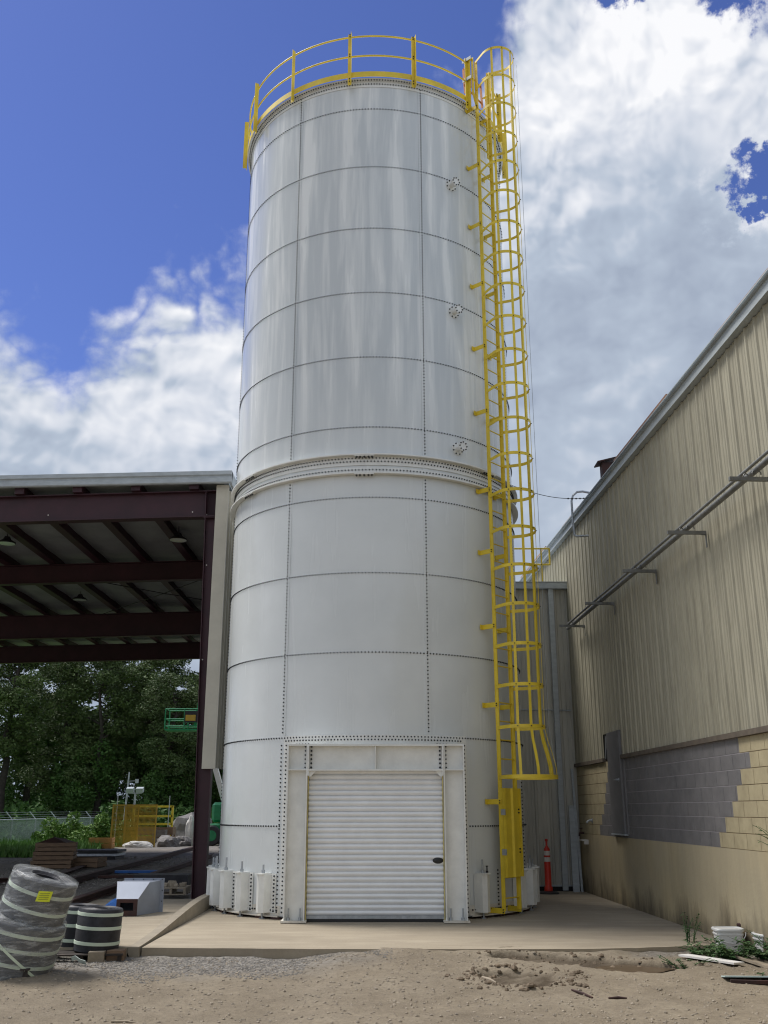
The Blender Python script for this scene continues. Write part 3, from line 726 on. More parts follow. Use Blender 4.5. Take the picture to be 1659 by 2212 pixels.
# ------------------------------------------------------------------ caged ladder
LA = 48.0; LN = nrm(LA); LT = tng(LA); LO = P3(LA, RR + .25, 0)
def LP(t_, o_, z): return LO + LT * t_ + LN * o_ + Vector((0, 0, z))
lad = thing('caged_ladder', tuple(LO), 'yellow safety ladder with hooped cage running up the right side of the white silo', 'ladder')
for s_ in (-1, 1):
    mb = MB(); mb.obox(LP(s_ * .212, 0, 8.1), LN, LT, (0, 0, 1), .032, .008, 8.0); mb.obox(LP(s_ * .205, -.028, 8.1), LT, LN, (0, 0, 1), .02, .005, 8.0); mb.build('side_rail', M['yellow'], lad)
z = .28
while z < 15.2:
    mb = MB(); mb.tube([LP(-.205, 0, z), LP(.205, 0, z)], .0115, 8); mb.build('rung', M['yellow'], lad, smooth=60); z += .30
def hoop(rad, cen, z, t0=-112):
    P_ = [LP(-.222, 0, z)]
    n_ = 30
    for k in range(n_ + 1):
        t_ = R_(-105 + 210 * k / n_); P_.append(LP(rad * sin(t_), cen + rad * cos(t_), z))
    P_.append(LP(.222, 0, z)); return P_
HZ = [2.87 + .66 * k for k in range(21)]
for z in HZ:
    h_ = MB().ribbon(hoop(.34, .36, z), (0, 0, 1), .055, .007).build('cage_hoop', M['yellow'], lad, smooth=40)
    fasten(h_, [(LP(.345 * sin(R_(t_)), .36 + .345 * cos(R_(t_)), z), LT * sin(R_(t_)) + LN * cos(R_(t_))) for t_ in (-72, -36, 0, 36, 72)], r=.009, h=.016)
MB().ribbon(hoop(.455, .42, 2.09), (0, 0, 1), .06, .007).build('flared_hoop', M['yellow'], lad, smooth=40)
for t_ in (-72, -36, 0, 36, 72):
    q_ = LT * sin(R_(t_)) + LN * cos(R_(t_)); path = []
    for z, r_, c_ in ((2.07, .445, .42), (2.25, .437, .412), (2.45, .405, .395), (2.65, .362, .373), (2.84, .335, .36), (3.1, .332, .36), (8, .332, .36), (16.09, .332, .36)):
        path.append(LO + LN * c_ + q_ * r_ + Vector((0, 0, z)))
    w_ = LT * cos(R_(t_)) - LN * sin(R_(t_))
    MB().ribbon(path, w_, .045, .006).build('cage_strap', M['yellow'], lad)
for z in (15.0, 13.65, 12.32, 11.03, 9.735, 8.45, 6.96, 5.845, 4.544, 3.242, 1.716, .10):
    for s_ in (-1, 1):
        mb = MB(); a_ = LP(s_ * .225, .02, z); d_ = .235 if z > 1 else .24
        mb.obox(LP(s_ * .225, .02 - .14, z), LN, (0, 0, 1), LT, .14, .04, .005)
        mb.obox(LP(s_ * .26, -.235, z), LT, (0, 0, 1), LN, .04, .04, .005)
        c_ = mb.build('wall_bracket', M['yellow'], lad)
        fasten(c_, [(LP(s_ * .231, .0, z + dz), LT * s_) for dz in (-.018, .018)], r=.01)
# lockable climb guard plate, folded lengthways
mb = MB(); pr = [(-.235, .045), (-.235, .075), (-.19, .085), (-.19, .07), (-.03, .07), (.0, .095), (.03, .095), (.06, .07), (.20, .07), (.20, .085), (.24, .085), (.24, .04)]
vs = []; 
for z in (.585, 1.925): vs += [LP(a_, b_, z) for a_, b_ in pr] + [LP(a_, b_ - .004, z) for a_, b_ in pr]
n_ = len(pr); fs = []
for k in range(n_ - 1): fs += [(k, k + 1, 2 * n_ + k + 1, 2 * n_ + k), (n_ + k + 1, n_ + k, 3 * n_ + k, 3 * n_ + k + 1), (2 * n_ + k, 2 * n_ + k + 1, 3 * n_ + k + 1, 3 * n_ + k), (k + 1, k, n_ + k, n_ + k + 1)]
mb.add(vs, fs); gp = mb.build('climb_guard', M['yellow'], lad)
fasten(gp, [(LP(.17, .072, z), LN) for z in (.95, 1.0, 1.55, 1.6)], r=.013)
for z in (.96, 1.56): MB().obox(LP(-.235, .06, z), LN, LT, (0, 0, 1), .04, .008, .045).build('hinge', M['galv'], gp)
# walk-through and gate at the top
mb = MB()
for s_ in (-1, 1):
    mb.ribbon([LP(s_ * .22, 0, 15.0), LP(s_ * .30, -.02, 15.3), LP(s_ * .30, -.02, 16.15)], LN, .05, .008)
    mb.bar(LP(s_ * .30, -.02, 16.12), LP(s_ * .32, -.22, 16.12), .05, .012); mb.bar(LP(s_ * .30, -.02, 15.65), LP(s_ * .32, -.22, 15.65), .05, .012)
mb.build('walk_through_rail', M['yellow'], lad)
mb = MB(); mb.bar(LP(-.36, -.20, 15.95), LP(.3, -.26, 15.95), .01, .05); mb.bar(LP(-.36, -.20, 15.55), LP(.3, -.26, 15.55), .01, .05)
for t_ in (-.3, .28): mb.bar(LP(t_, -.22, 15.4), LP(t_, -.25, 16.0), .012, .045)
mb.obox(LP(-.22, -.19, 15.78), LT, (0, 0, 1), LN, .10, .16, .006)
mb.build('swing_gate', M['orange'], lad)
mb = MB()
for z in (15.65, 16.12): mb.obox(LP(-.36, -.12, z), LN, (0, 0, 1), LT, .11, .035, .005)
mb.build('gate_plate', M['galvlight'], lad)
mb = MB(); mb.bar(LP(.38, -.18, 14.2), LP(.38, -.18, 16.15), .06, .03, up=LN); mb.bar(LP(.38, -.18, 15.5), LP(.62, -.25, 15.02), .03, .03); mb.build('top_brace', M['yellow'], lad)
MB().tube([LP(.42, .56, 16.1), LP(.42, .56, 9), LP(.43, .56, 2.9), LP(.52, .62, 2.1)], .004, 6).build('ground_cable', M['galv'], lad)

# ------------------------------------------------------------------ warehouse on the right (face runs along wx(y))
def WP(y, off, z): return Vector((wx(y) + off, y, z))        # off < 0: proud of the wall, towards the silo
WD = Vector((-.0364, 1, 0)).normalized(); WN = Vector((-1, -.0364, 0)).normalized()
wh = thing('warehouse', (wx(21.2), 21.2, 0), 'long warehouse with ribbed tan cladding over cream and grey painted blocks, right of the silo', 'building')
Y0, Y1, YE = -8.0, 21.24, 31.0
def wext(prof_y, z0, z1, name, m_, parent=wh, back=.05, sm=None):
    vs = []; fs = []
    for y, o in prof_y:
        for z in ((z0(y) if callable(z0) else z0), (z1(y) if callable(z1) else z1)): vs.append(WP(y, -o, z))
    for i in range(len(prof_y) - 1): fs.append((2 * i, 2 * i + 2, 2 * i + 3, 2 * i + 1))
    return MB().add(vs, fs).build(name, m_, parent, smooth=sm)
prof = []; y = Y0
while y < YE:
    for d_, o in ((0, .01), (.012, .012), (.030, .034), (.062, .034), (.080, .012), (.125, .01), (.135, .018), (.150, .018), (.160, .01), (.205, .01), (.215, .018), (.230, .018), (.240, .01)):
        if y + d_ < YE: prof.append((y + d_, o))
    y += .2925
zt = lambda y: 7.40 - .012 * (Y1 - y)
# cladding with the small hole beside the grey door
def clip(a, b): return [p for p in prof if a <= p[0] <= b]
wext(clip(Y0, 18.47), 2.50, zt, 'wall_cladding', M['oldclad']); wext(clip(18.44, 18.86), 2.955, zt, 'wall_cladding', M['oldclad']); wext(clip(18.83, YE), 2.50, zt, 'wall_cladding', M['oldclad'])
mb = MB(); mb.prism([(0, 0, 2.5), (0, 0, 2.97), (.12, 0, 2.97), (.12, 0, 2.5)], (wx(18.84), 18.86, 0), (wx(18.45), 18.44, 0)); mb.build('wall_opening', M['darkhole'], wh)
mb = MB(); mb.bar(WP(18.80, -.0, 2.52), WP(18.62, -.01, 2.9), .02, .05); mb.build('loose_strip', M['galv'], wh)
# inner backing walls
MB().add([WP(Y0, .13, -.3), WP(YE, .13, -.3), WP(YE, .13, 7.5), WP(Y0, .13, 7.1)], [(0, 1, 2, 3)]).build('inner_wall', M['darkhole'], wh)
MB().add([WP(YE, .13, -.3), WP(YE, 16, -.3), WP(YE, 16, 9), WP(YE, .13, 7.6)], [(0, 1, 2, 3)]).build('end_wall', M['oldclad'], wh)
MB().add([WP(Y0 - 1, -.16, 7.25), WP(YE + .1, -.16, 7.60), WP(YE + .1, 16, 9.0), WP(Y0 - 1, 16, 8.65)], [(0, 1, 2, 3)]).build('roof', M['galvlight'], wh)
def wbar(y0, y1, o0, o1, z0, z1, name, m_, parent=wh, zs=0.):
    """box along the wall from y0..y1, offsets o0<o1 proud of wall; zs = extra rise per metre towards the camera"""
    vs = []
    for y in (y0, y1):
        dz = zs * (Y1 - y)
        for o, z in ((o0, z0), (o1, z0), (o1, z1), (o0, z1)): vs.append(WP(y, -o, z + dz))
    return MB().add(vs, [(0, 1, 2, 3), (7, 6, 5, 4), (0, 4, 5, 1), (1, 5, 6, 2), (2, 6, 7, 3), (3, 7, 4, 0)]).build(name, m_, parent)
wbar(Y0, YE + .05, -.02, .115, 7.41, 7.60, 'eave_gutter', M['galvlight'], zs=-.012)
wbar(Y0, YE + .05, -.02, .145, 7.602, 7.618, 'eave_flashing', M['galvlight'], zs=-.012)
wbar(Y0, 18.46, -.02, .055, 2.455, 2.522, 'base_trim', mat('brown_base_trim', (.13, .105, .08), .7, var=.15, vscale=6))
wbar(18.83, Y1, -.02, .055, 2.455, 2.522, 'base_trim', bpy.data.materials['brown_base_trim'])
# translucent orange-brown edges of roof panels showing over the eave
M['roofedge'] = mat('brown_roof_edge', (.36, .20, .13), .6, var=.1)
for y0, y1, h in ((30, 26.5, .05), (26.3, 22.8, .09), (20.9, 19.3, .06), (19.2, 16.6, .055), (16.5, 13.5, .09), (13.4, 11.6, .03), (11.5, 6, .06)):
    wbar(y1, y0, .02, .10, 7.62, 7.62 + h, 'roof_edge', M['roofedge'], zs=-.012)
# stub of the roof vent
mb = MB(); p_ = WP(17.62, .02, 7.6); mb.box(p_.x - .05, p_.x + .17, p_.y - .1, p_.y + .1, 7.55, 7.98); mb.obox(p_ + Vector((.05, 0, .42)), (1, 0, .25), (0, 1, 0), (-.25, 0, 1), .2, .17, .012)
mb.build('roof_vent', M['rust'], wh)
# block courses
NB = 7; BH = (2.455 - 1.127) / NB; BLn = .408
gl = [12.35, 12.05, 12.38, 12.55, 12.75, 13.05, 13.3]          # near ends of the grey repaint, top course first
gr_ = [18.5, 18.75, 18.9, 19.0, 19.15, 19.35, 19.55]
mb = MB()
def wq(y0, y1, z0, z1, o):
    mb.add([WP(y0, -o, z0), WP(y1, -o, z0), WP(y1, -o, z1), WP(y0, -o, z1)], [(0, 3, 2, 1)])
for r_ in range(NB):
    zt_ = 2.455 - r_ * BH; zb_ = zt_ - BH; a_, b_ = gl[r_], gr_[r_]
    for y0, y1, c_ in ((Y0, a_, 3), (a_, b_, 2), (b_, Y1, 3)): mb.cur = c_; wq(y0, y1, zb_, zt_, .0)
    y = Y0 + (r_ % 2) * BLn / 2
    while y < Y1:
        y0, y1 = y + .006, min(y + BLn - .006, Y1)
        segs = []
        cuts = [y0] + [c_ for c_ in (a_, b_) if y0 < c_ < y1] + [y1]
        for q0, q1 in zip(cuts[:-1], cuts[1:]):
            mid = (q0 + q1) / 2; mb.cur = 1 if a_ < mid < b_ else 0
            o = .004; zz0, zz1 = zb_ + .007, zt_ - .007
            vs = [WP(q0, -o, zz0), WP(q1, -o, zz0), WP(q1, -o, zz1), WP(q0, -o, zz1), WP(q0 - .002, 0, zz0 - .002), WP(q1 + .002, 0, zz0 - .002), WP(q1 + .002, 0, zz1 + .002), WP(q0 - .002, 0, zz1 + .002)]
            mb.add(vs, [(0, 3, 2, 1), (0, 1, 5, 4), (1, 2, 6, 5), (2, 3, 7, 6), (3, 0, 4, 7)])
        y += BLn
mb.build('block_wall', [M['blockcream'], M['blockgrey'], M['jointgrey'], M['jointcream']], wh)
MB().add([WP(Y0, -.012, -.3), WP(Y1, -.012, -.3), WP(Y1, -.012, 1.126), WP(Y0, -.012, 1.126), WP(Y0, .1, 1.126), WP(Y1, .1, 1.126)], [(3, 2, 1, 0), (4, 5, 2, 3)]).build('concrete_base', M['concwall'], wh)
# grey steel door set high in the wall
mb = MB(); vs = []
def wbox(y0, y1, z0, z1, o0, o1): 
    v_ = [WP(y, -o, z) for z in (z0, z1) for y in (y0, y1) for o in (o0, o1)]
    mb.add(v_, [(0, 1, 3, 2), (4, 6, 7, 5), (0, 4, 5, 1), (2, 3, 7, 6), (0, 2, 6, 4), (1, 5, 7, 3)])
wbox(17.62, 18.44, 1.19, 2.95, -.02, .062); dr_ = mb.build('door', M['grey'], wh)
mb = MB(); wbox(17.52, 17.615, 1.18, 2.5, -.02, .03); wbox(18.445, 18.5, 1.18, 2.5, -.02, .03); mb.build('door_frame', M['grey'], dr_)
mb = MB(); wbox(17.56, 18.42, 1.168, 1.188, -.02, .085); mb.build('sill', M['galvlight'], dr_)
mb = MB(); p_ = WP(17.76, -.062, 2.10); mb.tube([p_, p_ + WN * .055], .018, 10); mb.tube([p_ + WN * .055 - WD * .005, p_ + WN * .055 + WD * .11], .010, 8); mb.tube([p_, p_ + WN * .008], .032, 12); mb.build('handle', M['galv'], dr_, smooth=40)
# fittings on the wall: chrome outlet, hose tap, small shelf
t_ = thing('wall_outlet', WP(20.12, -.004, 1.39), 'small chrome pipe outlet sticking out of the cream blocks beside the corner', 'pipe outlet')
mb = MB(); p_ = WP(20.12, -.004, 1.39); mb.tube([p_, p_ + WN * .01], .045, 12); mb.build('flange', M['galv'], t_); mb = MB(); mb.tube([p_, p_ + WN * .06, p_ + WN * .10 - Vector((0, 0, .02)), p_ + WN * .11 - Vector((0, 0, .05))], .02, 10); mb.build('spout', M['galvlight'], t_, smooth=50)
p_ = WP(20.85, -.012, 1.14); t_ = thing('hose_tap', p_, 'dark hose tap on the wall at the corner, above the little white shelf', 'tap')
MB().tube([p_, p_ + WN * .09, p_ + WN * .10 - Vector((0, 0, .06))], .02, 8).build('body', M['rust'], t_, smooth=50); MB().tube([p_ + WN * .06, p_ + WN * .06 + Vector((0, 0, .09))], .008, 6).build('stem', M['rust'], t_)
mb = MB(); mb.tube([p_ + WN * .06 + Vector((.03 * cos(k), .03 * sin(k), .09)) for k in [2 * pi * i / 10 for i in range(10)]], .006, 6, closed=True); mb.build('valve_wheel', M['rust'], t_)
mb = MB(); wbox(20.5, 20.78, .995, 1.02, .012, .14); wbox(20.5, 20.52, .93, .995, .012, .10); tag(mb.build('wall_shelf', M['styro'], None), 'small white ledge box fixed low on the concrete near the corner', 'shelf')
# pipe run on strut arms
pr_ = thing('pipe_run', WP(20.2, -.20, 5.2), 'long grey pipe pair carried on strut arms high along the tan ribbed wall', 'pipe')
MB().tube([WP(20.25, -.245, 5.245), WP(3.0, -.245, 5.33)], .037, 12).build('main_pipe', M['darkgalv'], pr_, smooth=60)
MB().tube([WP(19.65, -.37, 5.235), WP(3.0, -.37, 5.315)], .019, 8).build('thin_pipe', M['darkgalv'], pr_, smooth=60)
for y in (19.6, 17.34, 14.83, 12.62, 10.4, 8.1, 5.8):
    mb = MB(); a_ = WP(y, -.05, 5.18); mb.bar(a_, a_ + WN * .52, .045, .045); arm = mb.build('strut_arm', M['darkgalv'], pr_)
    mb = MB(); mb.obox(WP(y, -.047, 5.09), WD, WN, (0, 0, 1), .02, .004, .115); mb.obox(WP(y, -.07, 5.155), WD, WN, (0, 0, 1), .018, .03, .006); mb.build('wall_angle', M['darkgalv'], arm)
    for o, r_ in ((.245, .05), (.37, .025)):
        MB().tube([WP(y, -o, 5.197) + WN * r_ * cos(k) + Vector((0, 0, r_ + r_ * sin(k))) for k in [pi * i / 8 - .2 for i in range(10)]], .008, 6).build('pipe_clamp', M['darkgalv'], arm)
# gooseneck conduit over the eave
p_ = [WP(18.75, -.06, 6.86), WP(18.80, -.30, 6.86), WP(18.82, -.33, 6.90), WP(18.86, -.34, 7.25), WP(18.86, -.34, 7.62), WP(18.86, -.31, 7.74), WP(18.86, -.22, 7.82), WP(18.86, -.1, 7.83), WP(18.86, .05, 7.8)]
tag(MB().tube(p_, .024, 8).build('gooseneck_conduit', M['galv'], None, smooth=60), 'grey bent conduit looping over the warehouse eave', 'conduit')
# overhead wire with insulators
w0 = P3(67, RR + .1, 7.38); w1_ = WP(18.78, -.02, 7.66)
def wpt(t): return w0.lerp(w1_, t) - Vector((0, 0, .10 * math.sin(pi * t)))
t_ = thing('overhead_wire', w1_, 'thin dark wire slung from the silo ring to the warehouse eave', 'wire')
MB().tube([wpt(i / 16) for i in range(17)], .0065, 6).build('wire', M['black'], t_)
for k in range(5):
    q = wpt(.72 + .055 * k); MB().tube([q - Vector((.016, 0, 0)), q, q + Vector((.016, 0, 0))], [.010, .020, .010], 8).build('insulator', M['black'], t_)

# ------------------------------------------------------------------ low annex at the back
YB = 21.26
an = thing('annex', (3, YB, 0), 'low grey ribbed annex closing the gap behind the silo', 'building')
vs = []; fs = []; x = -.5; i = 0; pf = []
while x < 4.15:
    for d_, o in ((0, 0), (.02, .03), (.055, .03), (.075, 0), (.15, .0), (.158, .008), (.172, .008), (.18, 0), (.24, 0), (.248, .008), (.262, .008), (.27, 0)):
        if x + d_ < 4.18: pf.append((x + d_, o))
    x += .305
for x, o in pf: vs += [(x, YB - o, .10), (x, YB - o, 6.34)]
MB().add(vs, [(2 * i, 2 * i + 1, 2 * i + 3, 2 * i + 2) for i in range(len(pf) - 1)]).build('wall_cladding', M['oldcladback'], an)
mb = MB(); mb.box(-.5, 4.07, YB - .01, YB + .2, -.2, .098); mb.build('footing', M['darkhole'], an)
mb = MB(); mb.box(-.5, 4.08, YB - .04, YB - .031, .09, .12); mb.build('base_flashing', M['galvlight'], an)
mb = MB(); mb.box(-.5, 4.10, YB - .16, YB + .0, 6.30, 6.44); mb.box(-.5, 4.10, YB - .175, YB + .0, 6.442, 6.455); mb.build('gutter', M['galvlight'], an)
MB().add([(-.5, YB, 6.44), (4.07, YB, 6.44), (4.07, YB + 8, 6.8), (-.5, YB + 8, 6.8)], [(0, 1, 2, 3)]).build('roof', M['galvlight'], an)
MB().add([(-.5, YB, .0), (-.5, YB + 8, .0), (-.5, YB + 8, 6.8), (-.5, YB, 6.34)], [(0, 1, 2, 3)]).build('side_wall', M['oldcladback'], an)
mb = MB(); mb.box(3.655, 3.765, YB - .12, YB - .035, .02, 6.3); mb.build('downspout', M['galvlight'], an)
MB().tube([(2.4, YB - .05, 3.66), (4.03, YB - .05, 3.64)], .014, 6).build('cross_rod', M['galvlight'], an)
# yellow roof handrail
t_ = thing('roof_handrail', (3.5, YB - .05, 6.45), 'yellow handrail on the annex roof, seen past the ladder cage', 'handrail')
for z in (7.23, 6.86): MB().tube([(2.0, YB - .1, z), (3.74, YB - .1, z)], .02, 6).build('rail', M['yellow'], t_)
for x, z0 in ((3.54, 6.45), (2.75, 6.45)): MB().tube([(x, YB - .1, z0), (x, YB - .1, 7.23)], .02, 6).build('post', M['yellow'], t_)
MB().tube([(3.73, YB - .1, 6.86), (3.73, YB - .1, 7.23)], .02, 6).build('post', M['yellow'], t_)
# loose channels leaning in the corner
def channel(b, tpt, w, name, label, m_):
    b = Vector(b); tpt = Vector(tpt); d = (tpt - b).normalized(); r = Vector((1, 0, 0)); n_ = d.cross(r).normalized(); c = (b + tpt) / 2; L = (tpt - b).length / 2
    mb = MB(); mb.obox(c, r, n_, d, w / 2, .003, L)
    for s_ in (-1, 1): mb.obox(c + r * s_ * (w / 2 - .003) + n_ * .022, n_, r, d, .019, .003, L)
    return tag(mb.build(name, m_, None), label, 'steel channel', 'steel channels leaning in the corner')
channel((3.90, 21.00, 0), (3.93, 21.17, 1.68), .135, 'steel_channel', 'short wide galvanised channel leaning in the corner right of the downspout', M['galvlight'])
channel((4.02, 21.02, 0), (3.975, 21.19, 2.42), .045, 'steel_channel', 'tall narrow galvanised strip leaning right in the building corner', M['galvlight'])
# channelizer post
t_ = thing('bollard', (3.27, 20.6, 0), 'orange-red plastic delineator post with two pale bands on black base behind the silo', 'bollard')
ctr = (3.27, 20.6, 0)
MB().lathe([(.21, 0), (.21, .02), (.16, .045), (.07, .055), (.06, .055)], ctr, 16).build('base', M['black'], t_, smooth=40)
MB().lathe([(.085, .05), (.082, .12), (.066, .14), (.062, .80), (.060, .84), (.020, .90), (.018, .98), (.028, .985), (.028, 1.03), (0, 1.035)], ctr, 20).build('post', M['red'], t_, smooth=40)
for z in (.60, .72): MB().lathe([(.0645, z), (.0640, z + .085)], ctr, 20).build('reflective_band', M['reflect'], t_, smooth=60)

# ------------------------------------------------------------------ open shed on the left
TH = .036; SX, SY = -3.30, 18.9                     # right front corner; local x runs left, slopes down a little
def SP(u, v, z, sl=.0): return Vector((SX - u, SY - TH * -u * 0 + v + .03 * u, z - sl * u))
SLP = .02
sh = thing('open_shed', (-3.5, 18.9, 0), 'tall open-sided shed with dark red frames and white roof sheets, left of the silo', 'shed')
def sbar(u0, u1, v0, v1, z0, z1, name, m_, parent=sh, sl=SLP):
    vs = []
    for u in (u0, u1):
        for v, z in ((v0, z0), (v1, z0), (v1, z1), (v0, z1)): vs.append(SP(u, v, z, sl))
    return MB().add(vs, [(0, 1, 2, 3), (7, 6, 5, 4), (0, 4, 5, 1), (1, 5, 6, 2), (2, 6, 7, 3), (3, 7, 4, 0)]).build(name, m_, parent)
FV = [0.05, 5.75, 12.4, 18.3]; UW = 19.0
for i, v in enumerate(FV):
    # rafter: I section running left
    zb = 7.30 if i == 0 else (7.36, 7.10, 7.22)[i - 1]; zt_ = 7.86
    mb = MB()
    for (z0, z1, w) in ((zb, zb + .02, .11), (zb + .02, zt_ - .02, .006), (zt_ - .02, zt_, .11)):
        vs = []
        for u in (.12, UW):
            for vv, z in ((v - w, z0), (v + w, z0), (v + w, z1), (v - w, z1)): vs.append(SP(u, vv, z, SLP))
        mb.add(vs, [(0, 1, 2, 3), (7, 6, 5, 4), (0, 4, 5, 1), (1, 5, 6, 2), (2, 6, 7, 3), (3, 7, 4, 0)])
    rf_ = mb.build('rafter', M['maroon'], sh)
    # tapered columns, right and left
    for side in (0, 1):
        def cu(u): return u if side == 0 else UW - u
        mb = MB(); poly = [(.14, 0), (.21, 0), (.38, zt_), (.14, zt_)]
        for v0, v1, pp in ((v - .006, v + .006, [(-.03, 0), (.195, 0), (.345, zt_), (-.03, zt_)]), (v - .11, v + .11, [(-.045, 0), (-.03, 0), (-.03, zt_), (-.045, zt_)]), (v - .11, v + .11, [(.185, 0), (.20, 0), (.355, zt_), (.34, zt_)])):
            vs = [SP(cu(u), vv, z, 0) for vv in (v0, v1) for u, z in pp]
            mb.add(vs, [(0, 1, 2, 3), (7, 6, 5, 4), (0, 4, 5, 1), (1, 5, 6, 2), (2, 6, 7, 3), (3, 7, 4, 0)])
        if side == 0: mb.obox(SP(.24, v - .0, zb - .02, 0), (1, 0, 0), (0, 1, 0), (0, 0, 1), .14, .11, .008)
        c_ = mb.build('column', M['maroon'], sh)
    if i == 0:
        bolts([(SP(u, v - .007, z, 0), Vector((0, -1, 0))) for u, z in ((.33, 7.34), (.62, 7.40), (4.2, 7.44), (.33, 6.3), (.30, 4.4))], r=.014, h=.012)
        L_ = [(SP(u, v - .008, z, 0), Vector((0, -1, 0))) for u, z in ((.33, 7.36), (.62, 7.42), (3.6, 7.38), (.27, 6.3), (.25, 4.4))]
        b_ = bolts(L_, r=.014, h=.01); b_.build('bright_bolt', M['styro'], c_)
# purlins run back, white insulation sheets sag between them
pu = [.55 + 1.2 * k for k in range(16)]
for u in pu:
    mb = MB(); vs = []
    mb.add([SP(u - .06, -.15, 7.87, SLP), SP(u + .13, -.15, 7.87, SLP), SP(u + .13, 20.6, 7.87, SLP), SP(u - .06, 20.6, 7.87, SLP), SP(u - .06, -.15, 8.07, SLP), SP(u + .13, -.15, 8.07, SLP), SP(u + .13, 20.6, 8.07, SLP), SP(u - .06, 20.6, 8.07, SLP)],
           [(0, 3, 2, 1), (4, 5, 6, 7), (0, 1, 5, 4), (1, 2, 6, 5), (2, 3, 7, 6), (3, 0, 4, 7)])
    mb.build('purlin', M['maroon'], sh)
mb = MB(); vs = []; us = lin(0, UW, 76); vv_ = lin(-.15, 20.6, 68)
for v in vv_:
    for u in us:
        ph = ((u - .55) % 1.2) / 1.2; sag = .035 * math.sin(pi * ph) * (1 + .4 * math.sin(v * 1.1 + u)) + .010 * math.sin(v * 4.2)
        vs.append(SP(u, v, 8.06 - sag, SLP))
nn_ = len(us); mb.add(vs, [(j * nn_ + i, j * nn_ + nn_ + i, j * nn_ + nn_ + i + 1, j * nn_ + i + 1) for j in range(len(vv_) - 1) for i in range(nn_ - 1)])
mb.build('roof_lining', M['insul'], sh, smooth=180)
sbar(-.05, UW, -.22, 20.7, 8.12, 8.15, 'roof', M['galvlight'])
# eave trim across the front: gutter-like profile
mb = MB(); prf = [(-.18, 7.95), (-.24, 7.95), (-.26, 7.97), (-.26, 8.06), (-.245, 8.075), (-.245, 8.10), (-.28, 8.12), (-.28, 8.20), (-.10, 8.215), (-.10, 8.19)]
vs = [SP(u, v, z, .012) for u in (-.20, UW) for v, z in prf]; n_ = len(prf)
mb.add(vs, [(k, (k + 1) % n_, n_ + (k + 1) % n_, n_ + k) for k in range(n_)] + [tuple(range(n_))[::-1], tuple(range(n_, 2 * n_))])
mb.build('eave_trim', M['galvlight'], sh)
sbar(-.16, -.20, -.2, 18.7, 7.93, 8.20, 'rake_trim', M['galvlight'], sl=0)
# side wall: corner trim and ribbed sheets stopping above head height
mb = MB(); mb.add([SP(.13, -.08, 2.33, 0), SP(-.125, -.08, 2.33, 0), SP(-.125, -.08, 7.96, 0), SP(.13, -.08, 7.96, 0), SP(.13, -.02, 2.33, 0), SP(-.125, -.02, 2.33, 0), SP(-.125, -.02, 7.96, 0), SP(.13, -.02, 7.96, 0)],
    [(0, 1, 2, 3), (1, 5, 6, 2), (0, 4, 5, 1), (4, 0, 3, 7), (7, 6, 5, 4)]); mb.build('corner_trim', M['beige'], sh)
vs = []; pf = []; v = -.02
while v < 18.6:
    for d_, o in ((0, 0), (.02, .035), (.06, .035), (.08, 0), (.17, 0), (.18, .01), (.2, 0)): pf.append((v + d_, o))
    v += .305
for v, o in pf: vs += [SP(-.08 - o, v, 2.36, 0), SP(-.08 - o, v, 7.95, 0)]
MB().add(vs, [(2 * i, 2 * i + 1, 2 * i + 3, 2 * i + 2) for i in range(len(pf) - 1)]).build('side_cladding', M['beige'], sh)
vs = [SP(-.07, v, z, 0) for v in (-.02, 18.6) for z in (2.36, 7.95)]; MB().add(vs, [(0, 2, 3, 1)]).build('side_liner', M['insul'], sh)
for z in (2.4, 3.9, 5.4, 6.9): MB().add([SP(-.06, -.02, z, 0), SP(-.06, 18.6, z, 0), SP(-.06, 18.6, z + .2, 0), SP(-.06, -.02, z + .2, 0), SP(.09, -.02, z, 0), SP(.09, 18.6, z, 0), SP(.09, 18.6, z + .2, 0), SP(.09, -.02, z + .2, 0)], [(0, 1, 2, 3), (4, 7, 6, 5), (0, 4, 5, 1), (3, 2, 6, 7), (0, 3, 7, 4)]).build('girt', M['maroon'], sh)
# bracing rods
for a_, b_ in (((.4, 5.9), (6.0, 12.2)), ((6.0, 5.9), (.4, 12.2)), ((6.0, 5.9), (11.6, 12.2))):
    MB().tube([SP(a_[0], a_[1], 7.80, SLP), SP((a_[0] + b_[0]) / 2, (a_[1] + b_[1]) / 2, 7.76, SLP), SP(b_[0], b_[1], 7.80, SLP)], .012, 6).build('brace_rod', M['darksteel'], sh)
# high-bay lamps, hung under the roof: things of their own
HB = [(-4.85, 22.0, 'disc lamp under the shed roof, the near one by the right column'), (-9.0, 22.3, 'disc lamp under the shed roof, near row at the photo edge'), (-9.2, 28.8, 'disc lamp under the shed roof in the middle bay'),
      (-9.4, 34.9, 'disc lamp under the shed roof, the far one nearest the column'), (-13.9, 35.6, 'disc lamp under the shed roof, far row at the photo edge')]
for x, y, lb in HB:
    t_ = thing('high_bay_lamp', (x, y, 7.66), lb, 'lamp', 'round lamps hung under the shed roof')
    MB().lathe([(.0, .17), (.06, .17), (.09, .10), (.21, .03), (.215, 0), (.20, -.005)], (x, y, 7.66), 20).build('housing', M['darksteel'], t_, smooth=40)
    MB().lathe([(.20, -.002), (0, -.004)], (x, y, 7.66), 20).build('lens', M['glass'], t_)
    MB().tube([(x, y, 7.83), (x, y, 8.0)], .01, 6).build('hook', M['darksteel'], t_)

